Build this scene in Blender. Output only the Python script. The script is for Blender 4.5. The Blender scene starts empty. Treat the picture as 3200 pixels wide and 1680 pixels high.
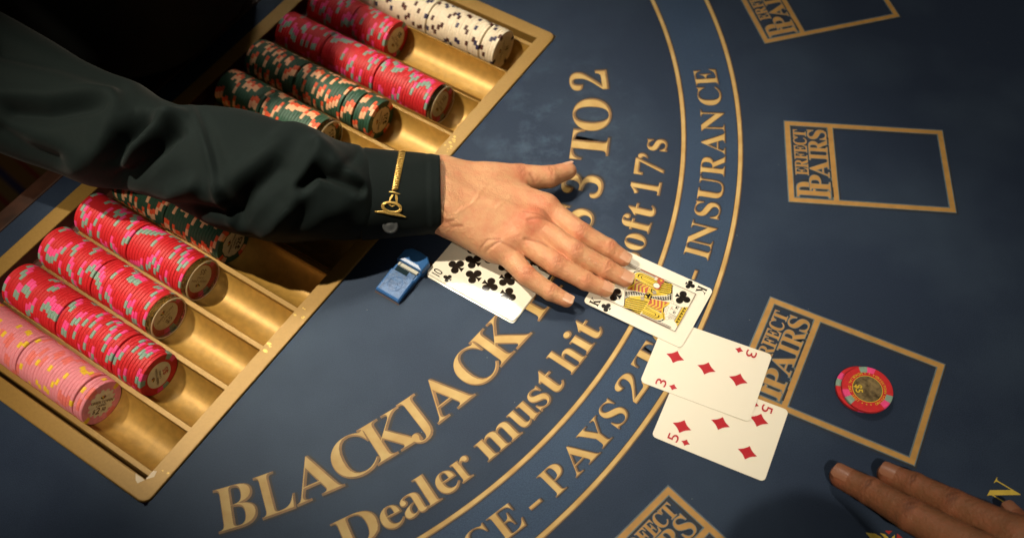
import bpy, bmesh, math, random
import numpy as np
from math import cos, sin, pi, radians
from mathutils import Vector, Matrix
from mathutils.bvhtree import BVHTree

random.seed(7)
rng = np.random.default_rng(7)
sc = bpy.context.scene
COL = sc.collection
S = 0.001                                   # everything below is written in millimetres

# ---------------------------------------------------------------- camera
F_PX, PITCH, ROLL, CAM_H = 3133.996, 0.99132597, -0.04401485, 714.083
FW = np.array([0, cos(PITCH), -sin(PITCH)])
RT0 = np.array([1., 0, 0]); UP0 = np.cross(RT0, FW)
RT = cos(ROLL) * RT0 + sin(ROLL) * UP0
UP = -sin(ROLL) * RT0 + cos(ROLL) * UP0
cd = bpy.data.cameras.new('camera')
cam = bpy.data.objects.new('camera', cd)
COL.objects.link(cam)
M = Matrix(((RT[0], UP[0], -FW[0]), (RT[1], UP[1], -FW[1]), (RT[2], UP[2], -FW[2]))).to_4x4()
M.translation = Vector((0, 0, CAM_H * S))
cam.matrix_world = M
cd.sensor_width = 36; cd.lens = F_PX / 3200 * 36
cd.clip_start = 0.01; cd.clip_end = 50
cd.dof.use_dof = True; cd.dof.focus_distance = 0.815; cd.dof.aperture_fstop = 4.2
sc.camera = cam

# ---------------------------------------------------------------- world and lamps
w = bpy.data.worlds.new('World'); sc.world = w; w.use_nodes = True
bg = w.node_tree.nodes['Background']
bg.inputs[0].default_value = (1.0, 0.83, 0.60, 1); bg.inputs[1].default_value = 0.034


def spot(name, loc, target, energy, size, radius, blend, color):
    l = bpy.data.lights.new(name, 'SPOT'); o = bpy.data.objects.new(name, l); COL.objects.link(o)
    o.location = Vector(loc) * S
    o.rotation_euler = (Vector(target) - Vector(loc)).to_track_quat('-Z', 'Y').to_euler()
    l.energy = energy; l.spot_size = radians(size); l.spot_blend = blend
    l.shadow_soft_size = radius * S; l.color = color
    return o


spot('ceiling_or_fill_spot', (-640, 640, 1150), (-95, 570, 0), 95, 35, 16, 1.0, (1.0, 0.87, 0.66))
spot('ceiling_or_fill_spot', (-470, -430, 1700), (-440, 425, 0), 122, 13.5, 24, 1.0, (1.0, 0.86, 0.64))
spot('ceiling_or_fill_spot', (230, -900, 2000), (185, 310, 0), 146, 17, 34, 1.0, (1.0, 0.86, 0.64))
spot('ceiling_or_fill_spot', (560, -560, 2000), (450, 660, 0), 90, 18, 40, 1.0, (1.0, 0.87, 0.66))  # fill spot added to brighten the dark right side of the table
al = bpy.data.lights.new('ceiling_panel', 'AREA'); ao = bpy.data.objects.new('ceiling_panel', al); COL.objects.link(ao)
ao.location = Vector((-137, 1672, 2000)) * S
ao.rotation_euler = (Vector((-40, 440, 0)) - Vector((-137, 1672, 2000))).to_track_quat('-Z', 'Y').to_euler()
al.shape = 'SQUARE'; al.size = .36; al.spread = radians(26); al.energy = 0.6; al.color = (1.0, 0.93, 0.80)
sc.view_settings.view_transform = 'Standard'
sc.view_settings.look = 'None'
sc.view_settings.exposure = 0.0
sc.view_settings.gamma = 1.0
sc.cycles.max_bounces = 8

# ---------------------------------------------------------------- geometry helpers


def U(x, y, z=0.0):
    """point of the photograph (3200 x 1680) at height z above the table, in mm"""
    v = FW + (x - 1600) / F_PX * RT - (y - 840) / F_PX * UP
    t = (z - CAM_H) / v[2]
    return np.array([0, 0, CAM_H]) + t * v


def ray(x, y):
    v = FW + (x - 1600) / F_PX * RT - (y - 840) / F_PX * UP
    return Vector(v).normalized()


TO = np.array([-279.93, 271.17]); TA = 0.95358355; TL = 578.5
TU = np.array([cos(TA), sin(TA)]); TV = np.array([-sin(TA), cos(TA)])


def T(u, v, z):
    q = TO + u * TU + v * TV
    return (q[0], q[1], z)


class MB:
    """collects faces, then links them as one mesh object"""

    def __init__(s):
        s.v = []; s.f = []; s.m = []

    def add(s, verts, faces, mat=0):
        b = len(s.v)
        s.v += [tuple(float(c) for c in p) for p in verts]
        s.f += [tuple(i + b for i in f) for f in faces]
        s.m += [mat] * len(faces)

    def poly(s, pts, z, mat=0):
        s.add([(p[0], p[1], z) for p in pts], [tuple(range(len(pts)))], mat)

    def grid(s, P, mat=0, closed_u=False, closed_v=False):
        nu, nv = len(P), len(P[0]); vs = [p for r in P for p in r]; fs = []
        for i in range(nu if closed_u else nu - 1):
            for j in range(nv if closed_v else nv - 1):
                a, b = i, (i + 1) % nu; c, d = j, (j + 1) % nv
                fs.append((a * nv + c, b * nv + c, b * nv + d, a * nv + d))
        s.add(vs, fs, mat)

    def box(s, lo, hi, mat=0, f=None):
        x0, y0, z0 = lo; x1, y1, z1 = hi
        vs = [(x, y, z) for z in (z0, z1) for y in (y0, y1) for x in (x0, x1)]
        if f: vs = [f(*p) for p in vs]
        s.add(vs, [(0, 2, 3, 1), (4, 5, 7, 6), (0, 1, 5, 4), (2, 6, 7, 3), (0, 4, 6, 2), (1, 3, 7, 5)], mat)

    def build(s, name, mats, parent=None, smooth=False, loc=None):
        me = bpy.data.meshes.new(name)
        o_ = np.array(loc if loc is not None else (0, 0, 0), float)
        V = (np.array(s.v) - o_) * S
        me.from_pydata(V.tolist(), [], s.f)
        for m in (mats if isinstance(mats, (list, tuple)) else [mats]): me.materials.append(m)
        me.polygons.foreach_set('material_index', s.m)
        if smooth: me.polygons.foreach_set('use_smooth', [True] * len(s.f))
        me.update()
        ob = bpy.data.objects.new(name, me); COL.objects.link(ob)
        if parent: ob.parent = parent
        if loc is not None: ob.location = Vector(loc) * S
        return ob


def tag(o, label=None, cat=None, group=None, kind=None):
    if label: o['label'] = label
    if cat: o['category'] = cat
    if group: o['group'] = group
    if kind: o['kind'] = kind
    return o


def empty(name, loc=(0, 0, 0)):
    o = bpy.data.objects.new(name, None); COL.objects.link(o)
    o.empty_display_size = .02; o.location = Vector(loc) * S
    return o


def keep(o, parent):
    """parent while keeping world placement"""
    o.parent = parent
    o.matrix_parent_inverse = Matrix.Translation(-parent.location) if parent.type == 'EMPTY' else parent.matrix_world.inverted()
    return o


# ---------------------------------------------------------------- materials


def mat(name, col, rough=0.5, metal=0.0, var=0.0, scale=200.0, bump=0.0, bscale=800.0, col2=None, spec=0.5, coat=0.0, sheen=0.0, trans=0.0, sss=0.0, detail=3.0):
    m = bpy.data.materials.new(name); m.use_nodes = True
    nt = m.node_tree; b = nt.nodes['Principled BSDF']
    b.inputs['Base Color'].default_value = (*col, 1); b.inputs['Roughness'].default_value = rough
    b.inputs['Metallic'].default_value = metal; b.inputs['Specular IOR Level'].default_value = spec
    b.inputs['Coat Weight'].default_value = coat; b.inputs['Sheen Weight'].default_value = sheen
    b.inputs['Transmission Weight'].default_value = trans
    if sss:
        b.inputs['Subsurface Weight'].default_value = sss
        b.inputs['Subsurface Radius'].default_value = (1, .35, .2); b.inputs['Subsurface Scale'].default_value = .004
    tc = nt.nodes.new('ShaderNodeTexCoord')
    if var or col2:
        n = nt.nodes.new('ShaderNodeTexNoise'); n.inputs['Scale'].default_value = scale; n.inputs['Detail'].default_value = detail
        nt.links.new(tc.outputs['Object'], n.inputs['Vector'])
        mx = nt.nodes.new('ShaderNodeMix'); mx.data_type = 'RGBA'
        c2 = col2 or tuple(c * (1 - var) for c in col)
        c1 = col if col2 else tuple(min(1, c * (1 + var)) for c in col)
        mx.inputs[6].default_value = (*c1, 1); mx.inputs[7].default_value = (*c2, 1)
        r = nt.nodes.new('ShaderNodeMapRange'); r.inputs[1].default_value = .3; r.inputs[2].default_value = .7
        nt.links.new(n.outputs[0], r.inputs[0]); nt.links.new(r.outputs[0], mx.inputs[0])
        nt.links.new(mx.outputs[2], b.inputs['Base Color'])
    if bump:
        n2 = nt.nodes.new('ShaderNodeTexNoise'); n2.inputs['Scale'].default_value = bscale; n2.inputs['Detail'].default_value = 2
        nt.links.new(tc.outputs['Object'], n2.inputs['Vector'])
        bp = nt.nodes.new('ShaderNodeBump'); bp.inputs['Strength'].default_value = bump; bp.inputs['Distance'].default_value = .0004
        nt.links.new(n2.outputs[0], bp.inputs['Height']); nt.links.new(bp.outputs[0], b.inputs['Normal'])
    return m


def felt_mat(name, col, dust):
    m = mat(name, col, rough=.5, var=.34, scale=1300, bump=.35, bscale=1600, spec=.32)
    nt = m.node_tree; b = nt.nodes['Principled BSDF']; L = nt.links
    b.inputs['Specular Tint'].default_value = (.62, .80, 1, 1)
    old = b.inputs['Base Color'].links[0].from_socket
    geo = nt.nodes.new('ShaderNodeNewGeometry')
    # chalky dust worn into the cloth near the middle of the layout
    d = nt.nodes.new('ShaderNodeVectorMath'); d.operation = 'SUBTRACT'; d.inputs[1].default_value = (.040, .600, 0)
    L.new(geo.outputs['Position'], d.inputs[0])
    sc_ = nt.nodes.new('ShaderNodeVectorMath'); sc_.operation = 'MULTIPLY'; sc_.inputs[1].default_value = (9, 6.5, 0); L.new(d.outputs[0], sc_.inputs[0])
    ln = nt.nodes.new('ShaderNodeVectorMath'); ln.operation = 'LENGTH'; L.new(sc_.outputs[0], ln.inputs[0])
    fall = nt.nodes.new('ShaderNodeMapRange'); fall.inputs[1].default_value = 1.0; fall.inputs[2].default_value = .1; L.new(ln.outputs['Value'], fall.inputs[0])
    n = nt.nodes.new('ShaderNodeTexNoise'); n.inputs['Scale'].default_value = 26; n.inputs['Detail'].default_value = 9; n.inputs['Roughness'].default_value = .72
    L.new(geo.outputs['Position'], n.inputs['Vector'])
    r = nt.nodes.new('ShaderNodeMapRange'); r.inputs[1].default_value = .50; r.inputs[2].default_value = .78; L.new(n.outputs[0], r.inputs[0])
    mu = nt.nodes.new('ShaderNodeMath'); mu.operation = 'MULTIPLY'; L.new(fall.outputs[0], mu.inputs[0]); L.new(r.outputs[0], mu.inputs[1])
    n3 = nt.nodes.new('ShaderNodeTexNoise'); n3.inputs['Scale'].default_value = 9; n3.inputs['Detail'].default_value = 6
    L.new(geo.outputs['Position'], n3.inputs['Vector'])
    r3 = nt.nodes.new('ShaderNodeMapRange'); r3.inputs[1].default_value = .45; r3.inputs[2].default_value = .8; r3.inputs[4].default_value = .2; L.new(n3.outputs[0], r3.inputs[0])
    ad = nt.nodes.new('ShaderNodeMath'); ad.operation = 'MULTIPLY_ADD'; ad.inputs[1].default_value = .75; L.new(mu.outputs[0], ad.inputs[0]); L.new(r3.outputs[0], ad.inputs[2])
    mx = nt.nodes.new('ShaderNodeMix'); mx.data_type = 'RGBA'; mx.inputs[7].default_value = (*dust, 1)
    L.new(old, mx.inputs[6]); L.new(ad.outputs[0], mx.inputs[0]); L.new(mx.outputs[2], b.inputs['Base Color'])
    return m


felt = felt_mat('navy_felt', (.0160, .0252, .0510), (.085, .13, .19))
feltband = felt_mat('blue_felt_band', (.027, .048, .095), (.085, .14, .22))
gold_print = mat('gold_print', (.55, .39, .150), .6, var=.28, scale=55, bump=.15, bscale=1600, col2=(.43, .265, .075))
brown_print = mat('brown_print', (.20, .105, .035), .6, var=.3, scale=90)
shadow_print = mat('ink_print', (.012, .013, .018), .6, var=.2)
ochre_print = mat('ochre_print', (.38, .205, .052), .6, var=.12, scale=120, bump=.15, bscale=1600)
grey_print = mat('grey_blue_print', (.10, .135, .15), .6, var=.2, scale=150)
yellow_print = mat('yellow_print', (.52, .38, .05), .6, var=.1)
red_print = mat('red_print', (.38, .02, .015), .6, var=.1)
goldpaint = mat('gold_paint', (.41, .235, .05), .46, .28, var=.14, scale=160, bump=.12, bscale=900)
goldrim = mat('gold_rim', (.31, .182, .045), .42, .25, var=.06, scale=420, bump=.04, bscale=1500)
darkback = mat('maroon_lacquer', (.050, .014, .009), .45, var=.3, scale=80)
flake = mat('bright_gold_flake', (.62, .43, .10), .4, .3, var=.3, scale=500)
barepaint = mat('bare_metal', (.55, .45, .32), .45, .2)
wood = mat('dark_wood', (.035, .012, .006), .5, var=.4, scale=60)
cardwhite = mat('card_stock', (.80, .76, .66), .13, bump=.05, bscale=2500, spec=.5, coat=.25)
cardedge = mat('card_edge', (.36, .32, .25), .7)
ink_black = mat('black_ink', (.012, .010, .009), .16, spec=.5)
ink_red = mat('red_ink', (.42, .012, .022), .3)
ink_yellow = mat('yellow_ink', (.62, .44, .03), .3)
ink_orange = mat('orange_red_ink', (.42, .07, .03), .3)
ink_grey = mat('grey_ink', (.30, .25, .20), .3)
ink_brown = mat('brown_ink', (.10, .045, .025), .3)
bluepl = mat('blue_plastic', (.028, .12, .34), .36, bump=.25, bscale=500, spec=.5, coat=.2)
bluepl2 = mat('frosted_blue_plastic', (.045, .125, .30), .42, var=.3, scale=260, bump=.6, bscale=420)
darkglass = mat('dark_window', (.015, .03, .04), .08, spec=.6)
paleglass = mat('pale_window', (.55, .55, .48), .15)
clearpl = mat('clear_plastic', (.92, .88, .78), .08, trans=1.0)
clearpl.node_tree.nodes['Principled BSDF'].inputs['IOR'].default_value = 1.3
palerim = mat('frosted_rim', (.62, .50, .33), .35)
cloth = mat('dark_green_cloth', (.0032, .0078, .0080), .8, var=.2, scale=1200, bump=.45, bscale=2200, sheen=.04, spec=.14)
clothcuff = mat('cuff_cloth', (.0032, .0072, .0076), .8, var=.2, scale=1400, bump=.45, bscale=2600, sheen=.04, spec=.14)
vest = mat('black_vest_cloth', (.006, .007, .007), .85, spec=.2)
goldthread = mat('gold_thread', (.72, .47, .13), .33, .55, var=.2, scale=900)
buttonm = mat('dark_button', (.03, .034, .038), .5, .0)
nailm = mat('nail', (.62, .335, .215), .3, spec=.5, sss=.15)
nailtip = mat('nail_edge', (.62, .40, .27), .35)
nail2 = mat('brown_nail', (.27, .115, .065), .38, sss=.1)


def skin(name, base, red, dark, rough):
    m = mat(name, base, rough, sss=.16, spec=.32)
    nt = m.node_tree; b = nt.nodes['Principled BSDF']; L = nt.links
    at = nt.nodes.new('ShaderNodeAttribute'); at.attribute_name = 'skin'
    sp = nt.nodes.new('ShaderNodeSeparateColor'); L.new(at.outputs['Color'], sp.inputs[0])
    tc = nt.nodes.new('ShaderNodeTexCoord')
    n = nt.nodes.new('ShaderNodeTexNoise'); n.inputs['Scale'].default_value = 120; n.inputs['Detail'].default_value = 8; n.inputs['Roughness'].default_value = .62
    L.new(tc.outputs['Object'], n.inputs['Vector'])
    ma = nt.nodes.new('ShaderNodeMath'); ma.operation = 'MULTIPLY_ADD'; ma.inputs[1].default_value = 1.9; L.new(n.outputs[0], ma.inputs[0])
    ma.inputs[2].default_value = -.78
    ad = nt.nodes.new('ShaderNodeMath'); ad.operation = 'ADD'; ad.use_clamp = True; L.new(ma.outputs[0], ad.inputs[0]); L.new(sp.outputs[0], ad.inputs[1])
    m1 = nt.nodes.new('ShaderNodeMix'); m1.data_type = 'RGBA'; m1.inputs[6].default_value = (*base, 1); m1.inputs[7].default_value = (*red, 1)
    L.new(ad.outputs[0], m1.inputs[0])
    m2 = nt.nodes.new('ShaderNodeMix'); m2.data_type = 'RGBA'; m2.inputs[7].default_value = (*dark, 1)
    L.new(m1.outputs[2], m2.inputs[6])
    cl = nt.nodes.new('ShaderNodeMath'); cl.operation = 'MULTIPLY'; cl.inputs[1].default_value = .75; L.new(sp.outputs[1], cl.inputs[0]); L.new(cl.outputs[0], m2.inputs[0])
    L.new(m2.outputs[2], b.inputs['Base Color'])
    v = nt.nodes.new('ShaderNodeTexVoronoi'); v.inputs['Scale'].default_value = 900; L.new(tc.outputs['Object'], v.inputs['Vector'])
    n2 = nt.nodes.new('ShaderNodeTexNoise'); n2.inputs['Scale'].default_value = 330; n2.inputs['Detail'].default_value = 5; L.new(tc.outputs['Object'], n2.inputs['Vector'])
    a2 = nt.nodes.new('ShaderNodeMath'); a2.operation = 'MULTIPLY_ADD'; a2.inputs[1].default_value = .35; L.new(v.outputs['Distance'], a2.inputs[0]); L.new(n2.outputs[0], a2.inputs[2])
    bp = nt.nodes.new('ShaderNodeBump'); bp.inputs['Strength'].default_value = .75; bp.inputs['Distance'].default_value = .0008
    L.new(a2.outputs[0], bp.inputs['Height']); L.new(bp.outputs[0], b.inputs['Normal'])
    return m


skin_light = skin('fair_skin', (.60, .325, .175), (.54, .18, .098), (.29, .085, .042), .48)
skin_dark = skin('brown_skin', (.185, .078, .036), (.27, .092, .048), (.07, .022, .010), .52)

# ---------------------------------------------------------------- lettering: glyph outlines of the built-in face
_tc = bpy.data.curves.new('glyph_source', 'FONT'); _tc.resolution_u = 5
_to = bpy.data.objects.new('glyph_source', _tc); COL.objects.link(_to)
_cache = {}


def serif(c):
    if 'A' <= c <= 'Z': return chr(0x1D400 + ord(c) - 65)
    if 'a' <= c <= 'z': return chr(0x1D41A + ord(c) - 97)
    if '0' <= c <= '9': return chr(0x1D7CE + ord(c) - 48)
    return c


def glyph(c, off=0.0, sf=True):
    k = (c, round(off, 4), sf)
    if k not in _cache:
        _tc.body = serif(c) if sf else c; _tc.offset = off
        bpy.context.view_layer.update()
        me = _to.evaluated_get(bpy.context.evaluated_depsgraph_get()).to_mesh()
        V = np.array([v.co[:2] for v in me.vertices]).reshape(-1, 2); Fc = [tuple(p.vertices) for p in me.polygons]
        # faces upward
        out = []
        for f in Fc:
            a, b, d = V[f[0]], V[f[1]], V[f[2]]
            cr = (b[0] - a[0]) * (d[1] - a[1]) - (b[1] - a[1]) * (d[0] - a[0])
            out.append(f if cr > 0 else f[::-1])
        _cache[k] = (V, out)
        _to.evaluated_get(bpy.context.evaluated_depsgraph_get()).to_mesh_clear()
    return _cache[k]


def bbox(c, sf=True):
    V, _ = glyph(c, 0, sf)
    return V.min(0), V.max(0)


CAPS = bbox('I')[1][1]; CAPN = bbox('H', False)[1][1]


def put_glyph(mb, c, org, right, up, width, cap, layers, sf=True, nrm=None):
    """glyph with baseline centre at org, scaled to width x cap height; layers = (grow, dx, dy, lift, material)"""
    lo, hi = bbox(c, sf)
    cp = CAPS if sf else CAPN
    sy = cap / cp; sx = width / (hi[0] - lo[0]) if width else sy
    org = np.array(org, float); right = np.array(right, float); up = np.array(up, float)
    nrm = np.array([0, 0, 1.]) if nrm is None else np.array(nrm, float)
    for g, dx, dy, lift, mi in layers:
        V, Fc = glyph(c, g, sf)
        X = (V[:, 0] - (lo[0] + hi[0]) / 2) * sx + dx * cap; Y = V[:, 1] * sy + dy * cap
        P = org + X[:, None] * right + Y[:, None] * up + lift * nrm
        mb.add(P, Fc, mi)
    return sx * (hi[0] - lo[0])


def put_word(mb, word, org, right, up, cap, layers, sf=True, nrm=None, track=.06, squeeze=1.0, align=.5):
    cp = CAPS if sf else CAPN
    ws = []
    for c in word:
        if c == ' ': ws.append(.45 * cap)
        else:
            lo, hi = bbox(c, sf); ws.append((hi[0] - lo[0]) * cap / cp * squeeze)
    tot = sum(ws) + track * cap * (len(word) - 1)
    x = -tot * align
    for c, w_ in zip(word, ws):
        if c != ' ':
            o = np.array(org, float) + (x + w_ / 2) * np.array(right, float)
            put_glyph(mb, c, o, right, up, w_, cap, layers, sf, nrm)
        x += w_ + track * cap


# ================================================================= TABLE
table = empty('blackjack_table', (0, 0, 0))
tag(table, 'blue felt blackjack table printed with gold lettering and an insurance band', 'table')
mb = MB()
for u0, u1, v0, v1 in ((-1000, 1700, -1000, 0), (-1000, 0, 0, 289), (TL, 1700, 0, 289), (0, TL, 267, 289)):
    mb.add([T(u0, v0, 0), T(u1, v0, 0), T(u1, v1, 0), T(u0, v1, 0)], [(0, 1, 2, 3)])
mb.build('felt', felt, table)
mb = MB()
prof = [(289, -60), (289, 1.2), (290, 2.0), (304.5, 2.0), (306, 0.8), (306, -60)]
mb.grid([[T(u, v, z) for v, z in prof] for u in (-1000, 1700)][::-1])
mb.build('wooden_edge', wood, table)

LC = np.array([-318., 671.])


def polar(phi, R):
    a = radians(phi); return LC + R * np.array([cos(a), sin(a)])


def Rin(p): t = min(max(p, -66), 18) / 50; return 7.609 * t**3 + 17.425 * t**2 + 1.281 * t + 486.418
def Rout(p): t = min(max(p, -66), 18) / 50; return 5.175 * t**3 + 17.26 * t**2 + 4.602 * t + 538.749


phis = np.linspace(-120, 60, 361)
mb = MB()
mb.grid([[(*polar(p, Rout(p)), .10), (*polar(p, Rin(p)), .10)] for p in phis])
mb.build('insurance_band', feltband, table)


def arc_line(Rf):
    mb = MB()
    for lo, hi, z, m in ((-2.6, 3.2, .16, 2), (-2.0, 2.3, .22, 1), (-1.7, 1.4, .28, 0)):
        mb.grid([[(*polar(p, Rf(p) + hi), z), (*polar(p, Rf(p) + lo), z)] for p in phis], m)
    return mb.build('gold_line', [gold_print, brown_print, shadow_print], table)


arc_line(Rin); arc_line(Rout)

LAY = [(.022, .050, -.040, .36, 2), (.008, .012, -.014, .42, 1), (-.014, -.008, .008, .48, 0)]
LAY_THIN = [(.014, .050, -.040, .36, 2), (.001, .014, -.014, .42, 1), (-.015, -.006, .006, .48, 0)]


def arc_text(items, base, cap, lay0):
    """each word is one printed part of the felt"""
    for word in items:
        mb = MB()
        for i_, (c, a, b) in enumerate(word):
            lay = [(g, dx, dy, z + .004 * i_, m_) for g, dx, dy, z, m_ in lay0]
            ph = (a + b) / 2; R = base(ph); q = polar(ph, R); r = radians(ph)
            rad = np.array([cos(r), sin(r), 0]); tan = np.array([-sin(r), cos(r), 0])
            cp = cap
            if c == '-': put_glyph(mb, c, (*q, 0), tan, -rad, radians(b - a) * R, cap, lay, False)
            elif c == "'": put_glyph(mb, ',', (*(q - rad[:2] * cap * .80), 0), tan, -rad, radians(b - a) * R, cap, lay)
            else: put_glyph(mb, c, (*q, 0), tan, -rad, radians(b - a) * R, cap, lay)
        mb.build('lettering', [gold_print, brown_print, shadow_print], table)


arc_text([[('B', -77.3, -73.4), ('L', -73.0, -69.5), ('A', -69.5, -64.6), ('C', -64.8, -60.3), ('K', -60.8, -55.6), ('J', -56.5, -53.5),
           ('A', -53.4, -48.4), ('C', -48.2, -43.9), ('K', -44.2, -38.9)],
          [('P', -37.2, -33.6), ('A', -33.3, -28.6), ('Y', -28.8, -24.3), ('S', -23.8, -20.7)], [('3', -18.7, -15.3)],
          [('T', -12.8, -7.9), ('O', -7.7, -2.2)], [('2', -.4, 3.0)]],
         lambda p: np.interp(p, [-77, -65, -50, -39, -10, 4], [433.6, 431.6, 428, 424.6, 418, 417.8]), 34.2, LAY)
arc_text([[('D', -67.1, -63.2), ('e', -63.0, -61.0), ('a', -60.9, -58.7), ('l', -58.8, -57.4), ('e', -57.2, -55.2), ('r', -55.1, -53.3)],
          [('m', -52.1, -47.9), ('u', -47.8, -45.3), ('s', -45.1, -43.4), ('t', -43.0, -41.3)],
          [('h', -40.3, -37.8), ('i', -37.6, -36.2), ('t', -35.9, -34.3)],
          [('s', -26.2, -24.5), ('o', -24.2, -22.1), ('f', -21.7, -19.8), ('t', -19.7, -18.0)],
          [('1', -16.7, -14.7), ('7', -13.9, -11.6), ("'", -11.5, -10.8), ('s', -10.2, -8.5)]],
         lambda p: np.interp(p, [-66, -57, -48, -38, -20, -9], [480.5, 480, 476.6, 473.4, 470.2, 471]), 25.2, LAY)
arc_text([[('I', -77.8, -76.6), ('N', -76.5, -73.6), ('S', -72.9, -71.0), ('U', -70.8, -67.9), ('R', -67.6, -65.0), ('A', -64.8, -61.9), ('N', -61.8, -58.9), ('C', -58.1, -55.8), ('E', -55.4, -53.0)], [('-', -52.1, -50.9)],
          [('P', -49.9, -47.8), ('A', -47.6, -44.6), ('Y', -44.9, -42.3), ('S', -42.0, -40.2)], [('2', -39.2, -37.0)],
          [('T', -36.2, -33.4), ('O', -32.9, -29.9)], [('1', -28.4, -27.2)], [('-', -25.4, -24.3)],
          [('I', -22.9, -21.7), ('N', -21.6, -18.7), ('S', -18.0, -16.1), ('U', -15.9, -13.0), ('R', -12.7, -10.1), ('A', -9.9, -7.0),
           ('N', -6.9, -4.0), ('C', -3.3, -.7), ('E', -.4, 1.9)]],
         lambda p: np.interp(p, [-60, -55, -45, -38, -20, 0], [534.5, 533.6, 531.5, 529, 525.4, 523.8]), 21.6, LAY_THIN)


def betting_box(bl, ang, label):
    r = radians(ang); X = np.array([cos(r), sin(r), 0]); Y = np.array([-sin(r), cos(r), 0]); B = np.array([bl[0], bl[1], 0])
    root = empty('betting_box', (bl[0], bl[1], 0)); root.parent = table; root['label'] = label
    Wd, Ht = 143.0, 93.5
    mb = MB()

    def q(x0, y0, x1, y1, z, m, dx=0, dy=0):
        mb.add([B + X * (a + dx) + Y * (b + dy) + np.array([0, 0, z]) for a, b in ((x0, y0), (x1, y0), (x1, y1), (x0, y1))], [(0, 1, 2, 3)], m)

    for g, z, m, dx, dy in ((.9, .14, 2, 1.3, -1.6), (.95, .20, 1, 0, 0), (0, .26, 0, .15, -.15)):
        wd = 4.3; e = g
        q(-e, -e, Wd + e, wd + e, z, m, dx, dy); q(-e, Ht - wd - e, Wd + e, Ht + e, z, m, dx, dy)
        q(-e, wd + e, wd + e, Ht - wd - e, z, m, dx, dy); q(Wd - wd - e, wd + e, Wd + e, Ht - wd - e, z, m, dx, dy)
        q(39 - e, wd + e, 39 + wd + e, Ht - wd - e, z, m, dx, dy)
    o = mb.build('box_frame', [ochre_print, grey_print, shadow_print], None); keep(o, root)
    mb = MB()
    lay = [(.03, .09, -.06, .30, 2), (.026, 0, 0, .36, 1), (.002, 0, 0, .42, 0)]

    def put(c, s0, s1, base, cap, dz=0):
        put_glyph(mb, c, B + X * base + Y * (s0 + s1) / 2, Y, -X, s1 - s0, cap, [(g, dx, dy, z + dz, m) for g, dx, dy, z, m in lay])

    put('P', 5.8, 22.5, 36.5, 29); put('P', 13.5, 31, 37.0, 18.0, .2)
    s = 30.5
    for c, w_ in zip('ERFECT', (8.6, 9.6, 8.2, 8.6, 9.2, 9.4)): put(c, s, s + w_ - .3, 18.7, 11.4); s += w_
    s = 29.0
    for c, w_ in zip('AIRS', (19.5, 8.6, 16.0, 12.2)): put(c, s, s + w_ - .6, 37.0, 16.6, .4); s += w_
    o = mb.build('lettering', [ochre_print, grey_print, shadow_print], None); keep(o, root)


betting_box((259.8, 720.3), 11.7, 'top betting box cut by the upper edge')
betting_box((247.0, 525.6), -8.0, 'empty betting box in the middle of the right side')
betting_box((168.2, 345.9), -28.8, 'betting box holding the red chips')
betting_box((38.7, 206.7), -48.5, 'bottom betting box cut by the lower edge')

# yellow and red emblem by the player's hand
mb = MB()
PZ = lambda x, y: U(2500 + x * .27174, 1380 + y * .27174)[:2]
mb.poly([PZ(*q) for q in ((755, 1042), (800, 1095), (860, 1180), (930, 1220), (990, 1180), (930, 1090), (860, 1052))][::-1], .3, 0)
mb.poly([PZ(*q) for q in ((920, 1045), (960, 1090), (1010, 1170), (1040, 1180), (1010, 1090), (970, 1058))][::-1], .3, 0)
mb.poly([PZ(*q) for q in ((1060, 1090), (1045, 1150), (1080, 1170), (1090, 1065))][::-1], .3, 0)
mb.poly([PZ(*q) for q in ((975, 1020), (1020, 1062), (1060, 1020))][::-1], .36, 1)
mb.poly([PZ(*q) for q in ((1115, 1050), (1110, 1130), (1180, 1180), (1200, 1120))][::-1], .36, 1)
for f in range(len(mb.f)):
    pass
mb.build('printed_emblem', [yellow_print, red_print], table)
mb = MB()
q0 = U(2500 + 2150 * .27174, 1380 + 610 * .27174)[:2]
q1 = U(2500 + 2350 * .27174, 1380 + 730 * .27174)[:2]
dn = (q1 - q0) / np.linalg.norm(q1 - q0)
rt_ = np.array([-dn[1], dn[0]])
put_glyph(mb, 'N', (*(q0 + dn * 19 + rt_ * 8.5), 0), (*rt_, 0), (*-dn, 0), 18, 19, [(-.006, 0, 0, .3, 0)])
mb.build('lettering', [yellow_print], table)

# lint and ash specks on the cloth
mb = MB()
for k in range(26):
    x, y = U(random.uniform(500, 3150), random.uniform(60, 1640))[:2]
    q = np.array([x, y]) - TO
    if -3 < q @ TU < TL + 3 and -3 < q @ TV < 270: continue
    a = random.uniform(0, 6.28); l_ = random.uniform(.25, .7) * (4 if k % 30 == 0 else 1); w_ = .16 if k % 30 == 0 else .22
    d = np.array([cos(a), sin(a)]); n = np.array([-d[1], d[0]])
    mb.add([(*(np.array([x, y]) + d * l_ * i + n * w_ * j), z) for i, j, z in ((-1, -1, .1), (1, -1, .1), (1, 1, .1), (-1, 1, .1), (0, 0, .45))], [(0, 1, 4), (1, 2, 4), (2, 3, 4), (3, 0, 4)])
o = mb.build('lint', mat('lint', (.16, .17, .17), .9), table); o['kind'] = 'stuff'

# ================================================================= CHIP TRAY
tray = empty('chip_tray', T(0, 0, 0))
tag(tray, 'gold painted chip tray with long grooves set into the blue felt', 'chip tray')
DIV = [20.5, 63.3, 105.8, 148.5, 191.5, 234.8, 280.5, 326, 371.5, 417, 463, 509.5, 554.5]
VF, VB = 14.5, 251.0
ROWC = [(DIV[i] + DIV[i + 1]) / 2 for i in range(12)]
GR = 20.0


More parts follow.
